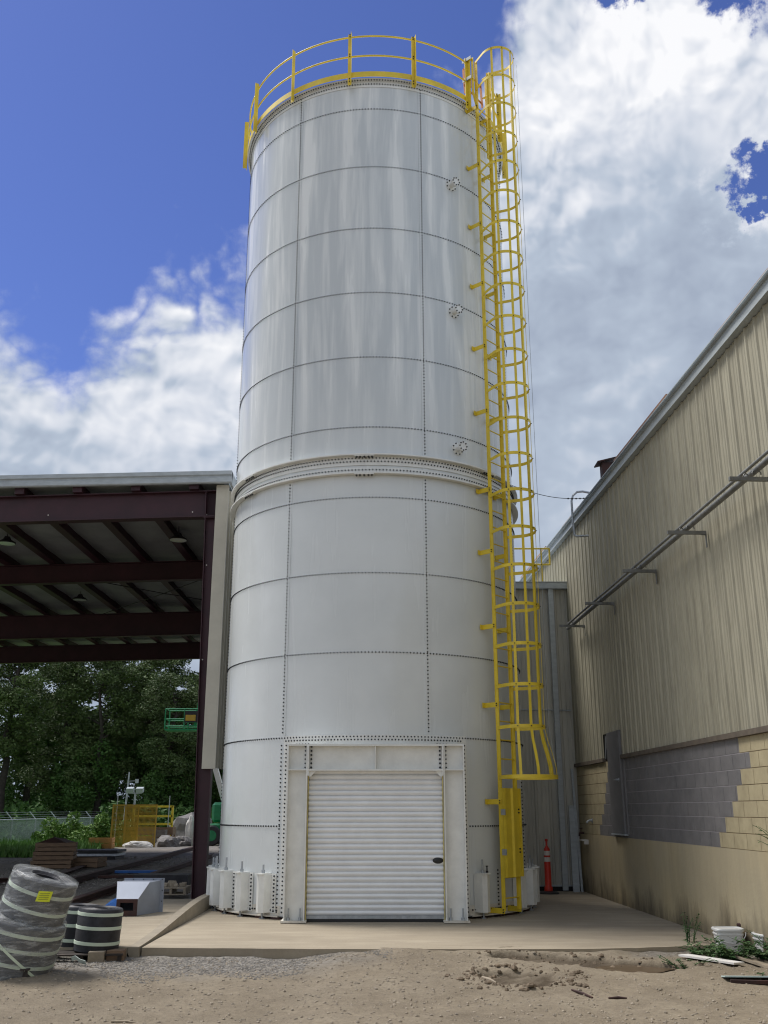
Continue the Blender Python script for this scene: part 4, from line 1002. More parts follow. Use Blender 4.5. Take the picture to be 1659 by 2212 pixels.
# ------------------------------------------------------------------ rolls of belting on pallets
def pallet(c, ax, L, Wd, name_label, cat='pallet', z=None, m_=None, grp='wooden pallets in the yard', h=.13):
    c = Vector(c); a = Vector((cos(R_(ax)), sin(R_(ax)), 0)); b = Vector((-a.y, a.x, 0)); up_ = Vector((0, 0, 1)); m_ = m_ or M['wood']
    t_ = thing('pallet', c, name_label, cat, grp)
    mb = MB()
    for k in range(5): mb.obox(c + b * Wd * (-.5 + .05 + .9 * k / 4) + up_ * (h - .009), a, b, up_, L / 2, Wd * .075, .009)
    mb.build('top_boards', m_, t_)
    for k in (-1, 0, 1): MB().obox(c + a * L * .46 * k + up_ * (h / 2), b, a, up_, Wd / 2, .022, h / 2 - .0185).build('stringer', m_, t_)
    mb = MB()
    for k in (-1, 0, 1): mb.obox(c + b * Wd * .42 * k + up_ * .0085, a, b, up_, L / 2, Wd * .07, .0085)
    mb.build('bottom_boards', m_, t_)
    return t_
def roll(base, tilt, axis_az, R0, H, bands, label, wrap=True, hole=.12, lean=None, group='rolls of black belting on pallets', tagp=None):
    """tilt degrees from vertical, leaning towards azimuth (from +X) axis_az"""
    base = Vector(base); d = Vector((cos(R_(axis_az)), sin(R_(axis_az)), 0)); A = Matrix.Rotation(R_(tilt), 3, Vector((-d.y, d.x, 0)))
    t_ = thing('belt_roll', base, label, 'belt roll', group)
    Mx = A
    mb = MB(); mb.lathe([(hole, H - .05), (hole, H), (R0 - .01, H + .004), (R0, H - .008), (R0 + .002, H * .5), (R0, .008), (R0 - .01, 0), (hole, 0)], base, 48, axis=Mx)
    for rr in (R0 * .45, R0 * .6, R0 * .75, R0 * .88): mb.lathe([(rr, H + .003), (rr + .004, H + .007), (rr + .009, H + .003)], base, 48, axis=Mx)
    mb.build('rubber_roll', M['rubber'], t_, smooth=40)
    MB().lathe([(hole - .001, 0.01), (hole - .001, H - .03), (0, H - .03)], base, 24, axis=Mx).build('core', M['darkhole'], t_)
    for zb_ in bands:
        MB().lathe([(R0 + .001, zb_ - .019), (R0 + .0065, zb_ - .018), (R0 + .0065, zb_ + .018), (R0 + .001, zb_ + .019)], base, 48, axis=Mx).build('strap', M['strap'], t_, smooth=60)
    if wrap:
        mb = MB(); vs = []; n_ = 64; m2 = 14
        for j in range(m2 + 1):
            z = -.03 + (H + .06) * j / m2
            for k in range(n_):
                a = 2 * pi * k / n_; w_ = noise.fractal(Vector((cos(a) * 3, sin(a) * 3, z * 9 + R0 * 31)), 1, 2, 3) * .012
                r_ = R0 + .014 + w_; p_ = Vector((r_ * sin(a), -r_ * cos(a), z)); vs.append(base + Mx @ p_)
        top0 = len(vs)
        for rr, zz in ((R0 * .8, H + .035), (R0 * .45, H + .03)):
            for k in range(n_):
                a = 2 * pi * k / n_; p_ = Vector((rr * sin(a), -rr * cos(a), zz + .012 * noise.noise(Vector((rr * 9 * sin(a), rr * 9 * cos(a), 1))))); vs.append(base + Mx @ p_)
        fs = [(j * n_ + k, j * n_ + (k + 1) % n_, (j + 1) * n_ + (k + 1) % n_, (j + 1) * n_ + k) for j in range(m2 + 2) for k in range(n_)]
        mb.add(vs, fs); mb.build('shrink_wrap', M['wrap'], t_, smooth=180)
    return t_, Mx
# leaning wrapped stack
T1 = 15.5
ax_ = -10
b0 = Vector((-4.11, 11.52, -.04)); d0 = Matrix.Rotation(R_(T1), 3, Vector((-sin(R_(ax_)), cos(R_(ax_)), 0))) @ Vector((0, 0, 1))
pallet((-4.26, 11.56, -.10), 4, 1.0, .9, m_=M['darkwood'], h=.10, name_label='dark broken pallet under the leaning wrapped roll stack')
roll(b0, T1, ax_, .475, .52, (.14, .29, .44), 'wide plastic wrapped belt roll at the bottom of the leaning stack')
t2_, Mx2 = roll(b0 + d0 * .535 + Vector((.085, 0, 0)), T1 + 2, ax_, .352, .42, (.12, .30), 'smaller plastic wrapped belt roll on top of the leaning stack, with yellow label')
q = b0 + d0 * .535 + Vector((.085, 0, 0))
def onroll(a, z, r): return q + Mx2 @ Vector((r * sin(R_(a)), -r * cos(R_(a)), z))
mb = MB(); n0, n1_ = 14, 36; L_ = []
for z in (.255, .365): L_ += [onroll(n0 + (n1_ - n0) * k / 4, z + .02 * (k - 2) * .3, .379) for k in range(5)]
mb.add(L_, [(k, k + 1, k + 6, k + 5) for k in range(4)]); lb_ = mb.build('label', M['tagyel'], t2_)
mb = MB()
for z in (.345, .325, .305, .285):
    L_ = []
    for zz in (z, z - .008): L_ += [onroll(n0 + 3 + 15 * k / 4, zz + .006 * (k - 2), .3805) for k in range(5)]
    mb.add(L_, [(k, k + 1, k + 6, k + 5) for k in range(4)])
mb.build('label_print', M['tagink'], lb_)
# diagonal strap across the lower roll
pt = []
Mx1 = Matrix.Rotation(R_(T1), 3, Vector((-sin(R_(ax_)), cos(R_(ax_)), 0)))
for k in range(13):
    a = -30 + 95 * k / 12; z = .46 - .44 * k / 12; pt.append(b0 + Mx1 @ Vector((.491 * sin(R_(a)), -.491 * cos(R_(a)), z)))
tag(MB().ribbon(pt, d0, .03, .003).build('loose_strap', M['strap'], None), 'pale strap running diagonally down the lower wrapped roll', 'strap')
pallet((-3.58, 12.74, -.12), 6, .95, .8, m_=M['darkwood'], h=.10, name_label='dark pallet under the two upright navy rolls')
roll((-3.46, 12.66, -.02), 3, 0, .262, .475, (.10, .27, .42), 'upright navy-black belt roll with three pale straps, right of the leaning stack', wrap=False, hole=.08)
roll((-3.82, 12.98, -.02), 3, 0, .27, .475, (.10, .27, .42), 'navy-black belt roll half hidden behind the upright roll', wrap=False, hole=.08)
for x, y, w_, l_, m_, lb in ((-3.36, 12.36, .09, .07, 'woodpale', 'short pale timber offcut under the front of the upright rolls'), (-3.17, 12.50, .10, .09, 'wood', 'dark timber block by the right foot of the upright rolls')):
    mb = MB(); mb.obox((x, y, -.045), (1, .1, 0), (-.1, 1, 0), (0, 0, 1), w_, l_, .055); tag(mb.build('timber_block', M[m_], None), lb, 'timber block')
tag(MB().ribbon([(-3.62, 12.25, -.06), (-3.55, 12.16, -.03), (-3.47, 12.10, -.06), (-3.40, 12.06, -.07)], (0, -.7, .7), .07, .003).build('plastic_scrap', M['sheet'], None), 'torn strip of clear plastic lying at the foot of the rolls', 'plastic scrap')

# ------------------------------------------------------------------ sheet-metal hood on the ramp
HB0 = Vector((-3.90, 16.12, .045)); t_ = thing('metal_hood', HB0, 'grey sheet-metal hood with tapered snout and a rectangular rust-edged mouth', 'hood')
fl = [(-.24, .42, .0), (.36, .42, .0), (.36, .42, .47), (-.24, .42, .47)]       # rear flange
def H_(p): return HB0 + Vector(p) * 1.07
mb = MB(); mb.add([H_(p) for p in [(-.24, .40, .0), (.36, .40, .0), (.36, .40, .47), (-.24, .40, .47), (-.24, .415, .0), (.36, .415, .0), (.36, .415, .47), (-.24, .415, .47)]], [(0, 1, 2, 3), (7, 6, 5, 4), (0, 4, 5, 1), (1, 5, 6, 2), (2, 6, 7, 3), (3, 7, 4, 0)]); mb.build('rear_flange', M['hood'], t_)
HP = [(-.17, -.15, .0), (.10, -.15, .0), (.10, -.15, .215), (-.17, -.15, .215), (-.235, .06, .425), (.20, .06, .425), (-.235, .40, .0), (.31, .40, .0), (.31, .40, .44), (-.235, .40, .44)]
mb = MB(); mb.add([H_(p) for p in HP], [(1, 7, 8, 5, 2), (6, 0, 3, 4, 9), (4, 5, 8, 9)]); mb.build('body', M['hood'], t_)
mb = MB(); mb.add([H_(p) for p in [(-.19, -.165, .215), (.115, -.165, .215), (.225, .065, .445), (-.255, .065, .445), (-.19, -.150, .212), (.115, -.150, .212), (.225, .08, .432), (-.255, .08, .432)]], [(0, 1, 2, 3), (4, 7, 6, 5), (0, 4, 5, 1), (1, 5, 6, 2), (2, 6, 7, 3), (3, 7, 4, 0)]); mb.build('sloped_lid', M['hoodlid'], t_)
mb = MB()
for x0, x1, z0, z1 in ((-.185, -.13, -.01, .225), (.06, .115, .0, .225), (-.13, .06, .0, .07), (-.13, .06, .175, .225)): mb.box(HB0.x + 1.07 * x0, HB0.x + 1.07 * x1, HB0.y - .185, HB0.y - .165, HB0.z + 1.07 * z0, HB0.z + 1.07 * z1)
mb.build('mouth_frame', M['rust'], t_)
fasten(t_.children[0], [(H_((x, .398, z)), Vector((0, -1, 0))) for x, z in ((-.1, .455), (.05, .455), (.2, .455), (.33, .455), (.34, .3), (.34, .15))], r=.008)
mb = MB(); vs = [(-4.62, 17.0, .05), (-4.20, 16.9, .05), (-4.15, 17.4, .05), (-4.35, 17.3, .22), (-4.18, 17.0, .30), (-4.50, 17.2, .17)]
mb.add(vs, [(0, 1, 4, 5), (1, 2, 4), (4, 2, 3), (5, 4, 3), (0, 5, 3), (0, 3, 2, 1)]); tag(mb.build('blue_tarp', M['blue'], None), 'bright blue folded sheet lying behind the grey hood', 'tarp')
pallet((-3.92, 19.3, .10), 2, .55, .6, 'small pallet of rubble behind the red column foot, beyond the hood', m_=M['woodpale'])
for k in range(7):
    x, y = -4.12 + .065 * k, 19.3 + random.uniform(-.12, .12); r_ = random.uniform(.03, .07); mb = MB()
    mb.obox((x, y, .23 + r_ * .7), (1, random.uniform(-.6, .6), 0), (random.uniform(-.5, .5), 1, .3), (0, .2, 1), r_, r_ * .8, r_ * .6)
    tag(mb.build('stone_block', M['woodpale'], None, bevel=.01), 'small broken tan block piled on the rubble pallet by the column', 'stone block', 'rubble blocks on the small pallet')

# ------------------------------------------------------------------ steel beams and yard clutter
def ibeam(a, b, w, h, label, m_=None):
    a = Vector(a); b = Vector(b); mb = MB()
    mb.bar(a + Vector((0, 0, h - .012)), b + Vector((0, 0, h - .012)), w, .02); mb.bar(a + Vector((0, 0, h / 2)), b + Vector((0, 0, h / 2)), .012, h - .044); mb.bar(a + Vector((0, 0, .012)), b + Vector((0, 0, .012)), w, .02)
    return tag(mb.build('steel_beam', m_ or M['rust'], None), label, 'steel beam', 'long steel beams lying in the yard')
ibeam((-5.15, 16.2, .05), (-5.52, 33, .12), .13, .13, 'long rust-brown steel beam lying in the yard, the one nearest the silo')
ibeam((-6.35, 18.8, .12), (-7.30, 40, .12), .13, .13, 'second long dark steel beam, farther left from the silo')
ibeam((-6.9, 19.3, .12), (-8.25, 29.5, .12), .18, .07, 'low red-brown beam lying left of the two long dark ones')
ibeam((-9.5, 20.8, .12), (-6.9, 22.6, .12), .16, .10, 'short reddish beam lying crosswise behind the wrapped rolls')
for i, (x, y, w_, lb) in enumerate(((-5.95, 25.0, .55, 'blue-grey flat bar lying between the two long beams'), (-5.9, 23.2, .5, 'rusty sleeper bar lying between the two long beams, nearest the hood'))):
    mb = MB(); mb.obox((x, y, .16), (1, .1, 0), (-.1, 1, 0), (0, 0, 1), w_, .10, .03); tag(mb.build('flat_bar', M['blue'] if i == 0 else M['rust'], None), lb, 'steel bar')
mb = MB(); mb.obox((-4.55, 21.4, .22), (1, .05, 0), (0, 1, 0), (0, 0, 1), .55, .35, .10); tag(mb.build('steel_plate_stack', M['darksteel'], None), 'dark low stack of steel plates beside the red column', 'steel plates')
def crate(c, w, d, h, label, m_, group=None, ang=0):
    c = Vector(c); a = Vector((cos(R_(ang)), sin(R_(ang)), 0)); b = Vector((-a.y, a.x, 0)); up_ = Vector((0, 0, 1)); t_ = thing('crate', c, label, 'crate', group)
    for k in (-1, 1):
        mb = MB(); mb.obox(c + b * k * (d / 2 - .012) + up_ * (h * .27), a, b, up_, w / 2, .012, h * .21); mb.obox(c + b * k * (d / 2 - .012) + up_ * (h * .78), a, b, up_, w / 2, .012, h * .21); mb.build('side_boards', m_, t_)
        mb = MB(); mb.obox(c + a * k * (w / 2 - .012) + up_ * (h * .27), b, a, up_, d / 2 - .025, .012, h * .21); mb.obox(c + a * k * (w / 2 - .012) + up_ * (h * .78), b, a, up_, d / 2 - .025, .012, h * .21); mb.build('end_boards', m_, t_)
    for k in (-1, 1):
        for j in (-1, 1): MB().obox(c + a * k * (w / 2 - .05) + b * j * (d / 2 - .05) + up_ * h / 2, a, b, up_, .03, .03, h / 2).build('corner_post', m_, t_)
    MB().obox(c + up_ * .012, a, b, up_, w / 2 - .03, d / 2 - .03, .01).build('bottom', M['darkhole'], t_)
    return t_
for k, nm in enumerate(('bottom', 'middle', 'top')): crate((-8.73 + .02 * k, 27.2, .12 + .215 * k), 1.02, .9, .21, nm + ' brown wooden crate in the stack behind the wrapped rolls', M['wood'], 'stacked brown crates in the yard', 8 + 3 * k)
mb = MB(); vs = [(-9.1, 26.9, .765), (-8.35, 26.85, .765), (-8.3, 27.5, .765), (-9.05, 27.5, .765), (-8.75, 27.1, .90), (-8.55, 27.3, .86)]
mb.add(vs, [(0, 1, 4), (1, 5, 4), (1, 2, 5), (2, 3, 5), (3, 4, 5), (3, 0, 4)]); tag(mb.build('scrap_heap', M['rust'], None), 'dark red scrap heaped on top of the brown crate stack', 'scrap heap')
crate((-8.0, 27.6, .12), .9, .7, .25, 'single low brown crate right of the crate stack', M['wood'], None, -5)
crate((-11.2, 40.6, .10), .9, .7, .42, 'small orange wooden crate left of the yellow mesh panels', M['woodorange'], None, 5)
for k in range(3):
    mb = MB(); mb.obox((-9.05 + .06 * k, 32 + .1 * k, .16 + .10 * k), (1, .12 - .1 * k, 0), (0, 1, 0), (0, 0, 1), .8 - .04 * k, .55, .035)
    tag(mb.build('steel_sheet', M['darksteel'] if k != 1 else M['galv'], None), ('bottom dark sheet', 'pale grey middle sheet', 'top dark sheet')[k] + ' of the low sheet stack right of the crates', 'metal sheet', 'low stack of metal sheets')
# yellow mesh guard panels
def panel(x0, x1, y, z0, z1, label, mesh, mid=(), lean=0, name='mesh_panel', cat='mesh panel', m_=None, w_=.05):
    t_ = thing(name, (x0, y, z0), label, cat, 'yellow guard panels standing in the yard'); mm = m_ or M['yelold']
    def q(x, z): return Vector((x, y + lean * (z - z0), z))
    for x in (x0, x1): MB().bar(q(x, z0), q(x, z1), w_, w_, up=(0, 1, 0)).build('upright', mm, t_)
    for z in (z0 + .03, z1 - .03) + tuple(mid): MB().bar(q(x0, z), q(x1, z), w_, w_).build('rail', mm, t_)
    if mesh: MB().add([q(x0, z0), q(x1, z0), q(x1, z1), q(x0, z1)], [(0, 1, 2, 3)]).build('wire_mesh', M['yelmesh'], t_)
    return t_
panel(-11.32, -9.5, 42.3, .08, 1.80, 'dull yellow mesh guard panel, the near and widest one', True, (), .03)
panel(-11.0, -10.45, 43.2, .08, 1.72, 'narrow dull yellow mesh panel standing just behind the wide one', True, (), 0)
panel(-11.6, -9.8, 47, .08, 1.76, 'bright yellow open rail frame behind the mesh panels', False, (.95, 1.3), 0, 'guard_frame', 'guard frame', M['yellow'], .09)
for x, y, h, lb in ((-11.35, 43, 2.25, 'thin pale rod sticking up at the left end of the mesh panels'), (-9.9, 46.6, 2.2, 'thin pale rod sticking up at the right end of the yellow frame')):
    tag(MB().tube([(x, y, .1), (x + .02, y, h)], .018, 6).build('marker_rod', M['galvlight'], None), lb, 'rod')
# junk behind the panels: brown crates, sacks, bagged heap
crate((-10.1, 45.2, .1), 1.6, .8, .75, 'large brown crate seen through the yellow mesh', M['wood'], None, 2)
crate((-9.75, 44.4, .1), .55, .5, .65, 'grey-brown box with a lid behind the right edge of the mesh', M['plastgrey'], None, 2)
def lump(c, r, sz, seed, m_, name, label, cat, group=None):
    mb = MB(); bm = bmesh.new(); bmesh.ops.create_icosphere(bm, subdivisions=3, radius=1)
    for v_ in bm.verts:
        k = 1 + .28 * noise.fractal(v_.co * 1.7 + Vector((seed, 0, 0)), 1, 2, 4); v_.co = Vector((v_.co.x * r[0] * k, v_.co.y * r[1] * k, max(v_.co.z, -.35) * r[2] * k))
    me = bpy.data.meshes.new(name); bm.to_mesh(me); bm.free(); me.materials.append(m_); o = bpy.data.objects.new(name, me); COL.objects.link(o); o.location = (c[0], c[1], c[2] + .3 * r[2]); return tag(o, label, cat, group)
lump((-9.35, 49, .1), (1.2, .9, 1.0), 0, 3, M['plastgrey'], 'bagged_heap', 'large grey-brown bagged heap right of the yellow frame', 'heap')
lump((-9.1, 43.0, .1), (.5, .4, .35), 0, 9, M['plastgrey'], 'sack', 'dark crumpled sack at the right foot of the mesh panel', 'sack', 'sacks by the mesh panels')
lump((-8.6, 43.6, .1), (.4, .4, .32), 0, 14, M['plastgrey'], 'sack', 'grey crumpled sack farther right, under the bagged heap', 'sack', 'sacks by the mesh panels')
lump((-10.1, 42.0, .1), (.62, .3, .2), 0, 21, M['styro'], 'plastic_pile', 'white crumpled plastic seen through the foot of the mesh', 'plastic pile')
lump((-8.45, 44.5, .1), (.22, .2, 1.0), 0, 25, M['styro'], 'cloth_bag', 'white bag hanging right of the yellow frame', 'bag')
mb = MB(); mb.box(-7.9, -6.9, 47, 48, .1, .85); tag(mb.build('green_bin', M['green'], None, bevel=.03), 'low green metal bin left of the red column, far back', 'bin')
# lamp posts beyond
t_ = thing('yard_lamp', (-12.33, 50, 0), 'grey post with a pair of box floodlights above the yellow panels', 'lamp')
MB().tube([(-12.33, 50, 0), (-12.33, 50, 2.35)], .05, 8).build('post', M['galv'], t_); MB().bar((-12.66, 50, 2.36), (-12.0, 50, 2.36), .05, .05).build('cross_arm', M['galv'], t_)
for x in (-12.58, -12.1):
    mb = MB(); mb.obox((x, 49.95, 2.52), (1, 0, 0), (0, 1, .3), (0, -.3, 1), .17, .14, .11); mb.build('floodlight', M['galvlight'], t_)
t_ = thing('yard_pole', (-12.95, 50.5, 0), 'thin grey pole with a small side lamp left of the paired floodlights', 'pole')
MB().tube([(-12.95, 50.5, 0), (-12.83, 50.5, 3.4)], [.06, .035], 8).build('post', M['galv'], t_); MB().bar((-12.88, 50.5, 2.95), (-12.45, 50.5, 2.98), .03, .03).build('side_arm', M['galv'], t_); MB().obox((-12.42, 50.5, 2.96), (1, 0, 0), (0, 1, 0), (0, 0, 1), .07, .07, .1).build('lamp_head', M['galvlight'], t_)
# boom lift
BLx, BLy = -7.3, 45.0
t_ = thing('boom_lift', (BLx, BLy, .1), 'green boom lift with railed basket, mostly hidden behind the red column', 'boom lift')
mb = MB(); mb.box(BLx - .35, BLx + 1.6, BLy - 1.1, BLy + 1.1, .5, 1.0); mb.build('chassis', M['green'], t_, bevel=.05)
mb = MB(); mb.box(BLx - .2, BLx + 1.3, BLy - .9, BLy + .9, 1.05, 1.9); mb.build('turret', M['green'], t_, bevel=.12)
for x in (BLx - .1, BLx + 1.35):
    for y in (BLy - 1.15, BLy + 1.15):
        w_ = MB().lathe([(0, -.14), (.38, -.14), (.42, -.1), (.42, .1), (.38, .14), (0, .14)], (x, y, .52), 24, axis=Matrix(((1, 0, 0), (0, 0, 1), (0, -1, 0)))).build('wheel', M['black'], t_, smooth=40)
        MB().lathe([(0, -.15), (.2, -.15), (.22, -.141)], (x, y, .52), 20, axis=Matrix(((1, 0, 0), (0, 0, 1), (0, -1, 0)))).build('rim', M['green'], w_)
MB().bar((BLx + .3, BLy, 1.6), (BLx - .35, BLy, 3.6), .22, .26, up=(0, 1, 0)).build('lower_boom', M['styro'], t_)
MB().bar((BLx - .35, BLy, 3.55), (BLx + .9, BLy, 7.0), .2, .22, up=(0, 1, 0)).build('upper_boom', M['green'], t_)
MB().bar((BLx + .9, BLy, 6.95), (BLx - 1.1, BLy, 6.55), .18, .18, up=(0, 1, 0)).build('jib', M['green'], t_)
MB().bar((BLx - 1.1, BLy, 6.6), (BLx - 1.3, BLy, 5.2), .14, .14, up=(0, 1, 0)).build('basket_mast', M['green'], t_)
bx0, bx1, by0, by1 = -9.88, -8.15, BLy - .45, BLy + .45
mb = MB(); mb.box(bx0, bx1, by0, by1, 5.0, 5.07); bk = mb.build('basket_floor', M['green'], t_)
for x in (bx0, (bx0 + bx1) / 2, bx1):
    for y in (by0, by1): MB().tube([(x, y, 5.07), (x, y, 5.95)], .025, 6).build('basket_post', M['green'], t_)
for z in (5.95, 5.5, 5.2): MB().tube([(bx0, by0, z), (bx1, by0, z), (bx1, by1, z), (bx0, by1, z)], .025, 6, closed=True).build('basket_rail', M['green'], t_)
mb = MB(); mb.box(-9.0, -8.4, by0 - .06, by0 + .1, 5.35, 5.85); cb = mb.build('control_box', M['black'], t_)
mb = MB(); mb.box(-8.95, -8.5, by0 - .07, by0 - .062, 5.42, 5.68); mb.build('notice_plate', M['yelold'], cb)

# ------------------------------------------------------------------ chain-link fence with barbed arms
fx = -16.45; t_ = thing('chain_link_fence', (fx, 30, -.35), 'long chain-link fence with angled barbed-wire arms along the grass at left', 'fence')
fz = lambda y: -.15 - .35 * smst(y, 34, 50)
for k in range(17):
    y = 27 + 3 * k; c_ = MB().tube([(fx, y, fz(y) - .2), (fx, y, 1.18)], .035, 8).build('post', M['galv'], t_)
    MB().tube([(fx, y, 1.16), (fx - .32, y, 1.50)], .022, 6).build('barb_arm', M['galvlight'], c_)
MB().tube([(fx, 27, 1.16), (fx, 75, 1.16)], .028, 8).build('top_rail', M['galvlight'], t_)
for k in range(3): MB().tube([(fx - .1 - .1 * k, 27, 1.26 + .105 * k), (fx - .1 - .1 * k, 75, 1.26 + .105 * k)], .006, 4).build('barbed_wire', M['galv'], t_)
MB().add([(fx - .03, 27, fz(27)), (fx - .03, 45, fz(45)), (fx - .03, 75, fz(75)), (fx - .03, 75, 1.15), (fx - .03, 45, 1.15), (fx - .03, 27, 1.15)], [(0, 1, 4, 5), (1, 2, 3, 4)]).build('mesh', M['chain'], t_)

# ------------------------------------------------------------------ trees
def leafcloud(clumps, n, size, seed, flat=.6):
    rnd = random.Random(seed); mb = MB(); vs = mb.v; fs = mb.f
    tot = sum(c_[1] ** 2 for c_ in clumps)
    for (c, r, sq) in clumps:
        k = max(6, int(n * r * r / tot))
        for _ in range(k):
            d = Vector((rnd.gauss(0, 1), rnd.gauss(0, 1), rnd.gauss(0, 1))).normalized(); rr = r * (rnd.uniform(.25, 1) ** .45)
            p = Vector(c) + Vector((d.x * rr, d.y * rr, d.z * rr * sq))
            a = Vector((rnd.gauss(0, 1), rnd.gauss(0, 1), rnd.gauss(0, flat))).normalized(); b = a.cross(Vector((rnd.gauss(0, 1), rnd.gauss(0, 1), rnd.gauss(0, 1)))).normalized()
            s_ = size * rnd.uniform(.6, 1.5); i0 = len(vs)
            vs += [tuple(p - a * s_), tuple(p + b * s_ * .45), tuple(p + a * s_), tuple(p - b * s_ * .45 + Vector((0, 0, -s_ * .2)))]
            fs.append((i0, i0 + 1, i0 + 2, i0 + 3)); mb.mi.append(0)
    return mb
def make_tree(seed, H, Wd, crown0, nleaf=24000, vine=False):
    rnd = random.Random(seed); t_ = bpy.data.objects.new('pine_tree', None); COL.objects.link(t_)
    path = [Vector((0, 0, -.8))]; 
    for k in range(1, 9): path.append(Vector((rnd.uniform(-.12, .12) * k * .5, rnd.uniform(-.12, .12) * k * .5, H * .95 * k / 8)))
    mb = MB(); mb.tube(path, [.26 * (1 - k / 8.8) + .03 for k in range(9)], 8)
    clumps = []
    nb = 30
    for k in range(nb):
        f = k / (nb - 1); z = crown0 + (H - crown0) * f; a = rnd.uniform(0, 2 * pi); L = Wd * (.35 + .65 * math.sin(pi * min(1, .22 + .78 * (1 - f)) ) ** .8) * rnd.uniform(.55, 1.05) * (1 - .45 * f)
        b0_ = Vector((0, 0, z)); b1_ = b0_ + Vector((cos(a) * L, sin(a) * L, rnd.uniform(-.2, .9)))
        mb.tube([b0_, (b0_ + b1_) / 2 + Vector((0, 0, .15)), b1_], [.07, .05, .02], 5)
        clumps.append((b1_, rnd.uniform(.7, 1.25), rnd.uniform(.5, .75))); clumps.append(((b0_ + b1_) / 2 + Vector((0, 0, .3)), rnd.uniform(.6, 1.1), .6))
        if rnd.random() < .5: clumps.append((b1_ + Vector((rnd.uniform(-.8, .8), rnd.uniform(-.8, .8), rnd.uniform(-.5, .5))), rnd.uniform(.4, .7), .7))
    mb.build('trunk', M['bark'], t_, smooth=50)
    leafcloud(clumps, nleaf, .092, seed).build('crown', M['leaf'], t_)
    if vine:
        cl_ = []
        for k in range(26): cl_.append((Vector((rnd.uniform(-1.9, 1.9), rnd.uniform(-.9, .9), rnd.uniform(-.5, crown0 + 2.5))), rnd.uniform(.55, .95), 1.3))
        leafcloud(cl_, nleaf * .5, .10, seed + 50).build('creeper', M['vine'], t_)
    return t_
protos = [make_tree(11, 12.5, 3.1, 3.6, vine=True), make_tree(12, 13.5, 3.4, 4.6, vine=True), make_tree(13, 11.5, 3.3, 2.8, vine=True), make_tree(14, 14.5, 3.0, 5.5)]
ORD = ['first', 'second', 'third', 'fourth', 'fifth', 'sixth', 'seventh', 'eighth', 'ninth', 'tenth', 'eleventh', 'twelfth', 'thirteenth']
front = [(-30.5, 62, 0, .95), (-27.3, 64, 1, .9), (-23.9, 63, 3, .95), (-21.0, 66, 2, .98), (-18.2, 64, 0, .92), (-15.6, 66, 1, .86), (-13.4, 63, 2, .84), (-11.0, 66, 0, .76), (-8.4, 68, 2, .80), (-5.6, 66, 1, .74)]
back = [(-33, 74, 3, 1.0), (-26.5, 75, 1, 1.05), (-20.5, 76, 3, .98), (-17.0, 77, 0, 1.05), (-13.8, 75, 1, .86), (-10.3, 77, 2, .85), (-6.8, 78, 0, .85)]
used = set()
for row, lst, txt in ((0, front, 'in the front row of the wood, counting from the left'), (1, back, 'in the rear row of the wood, counting from the left')):
    for i, (x, y, k, s_) in enumerate(lst):
        o = protos[k] if k not in used else copy_tree(protos[k]); used.add(k)
        o.location = (x, y, -.5); o.scale = (s_ * 1.05, s_ * 1.05, s_); o.rotation_euler = (0, 0, (i * 1.7 + row * 2.3) % 6.28)
        tag(o, ORD[i] + ' dark green tree ' + txt, 'tree', 'trees of the wood beyond the fence')
# undergrowth far behind as one mass
rnd = random.Random(5); cl_ = []
for k in range(170): cl_.append((Vector((rnd.uniform(-45, -4), rnd.uniform(84, 90), rnd.uniform(-.5, 10.5))), rnd.uniform(1.2, 2.2), .8))
cl_ = [c_ for c_ in cl_ if not (-34.6 < c_[0].x < -30.5 and 5.0 < c_[0].z) and not (c_[0].x > -13 and c_[0].z > 8) ]
tag(leafcloud(cl_, 42000, .33, 77).build('far_woods', M['leaf'], None), 'dark far woods filling the gaps behind the trees', 'woods', None, 'stuff')
rnd = random.Random(6); cl_ = []
for k in range(70): cl_.append((Vector((rnd.uniform(-32, -4), rnd.uniform(58, 61), rnd.uniform(-.6, 1.6))), rnd.uniform(.6, 1.1), .9))
tag(leafcloud(cl_, 16000, .17, 78).build('undergrowth', M['vine'], None), 'tangled green undergrowth at the foot of the wood', 'undergrowth', None, 'stuff')
# bushes by the fence and the yellow panels
def bush(name, x, y, w, h, seed, label, m_='bush', n=2600, size=.075, cat='bush', group='bushes by the fence'):
    rnd = random.Random(seed); t_ = thing(name, (x, y, 0), label, cat, group); cl_ = []; st = MB()
    for k in range(15):
        a = rnd.uniform(0, 2 * pi); q_ = rnd.random() ** .6; hh = h * rnd.uniform(.25, 1) * (1 - .35 * q_); p = Vector((x + cos(a) * w * q_, y + sin(a) * w * q_, hh))
        st.tube([(x + cos(a) * w * .25, y + sin(a) * w * .25, -.3), tuple(p)], [.02, .008], 5); cl_.append((p, rnd.uniform(.22, .42) * min(1, h / 1.4), 1.1))
    st.build('stems', M['bark'], t_); leafcloud(cl_, n, size, seed).build('foliage', M[m_], t_); return t_
bush('shrub', -13.7, 44.5, 1.15, 1.35, 31, 'tall pale green bush left of the orange crate, in front of the fence')
bush('shrub', -14.9, 46.5, 1.1, .95, 32, 'low pale green bush standing behind the brown crate stack', n=2200)
bush('shrub', -12.4, 46.5, .8, 1.5, 33, 'pointed pale green bush touching the left edge of the mesh panel')
bush('shrub', -7.4, 54.5, 1.8, 1.3, 34, 'bright bush beyond the bagged heap, left of the red column')
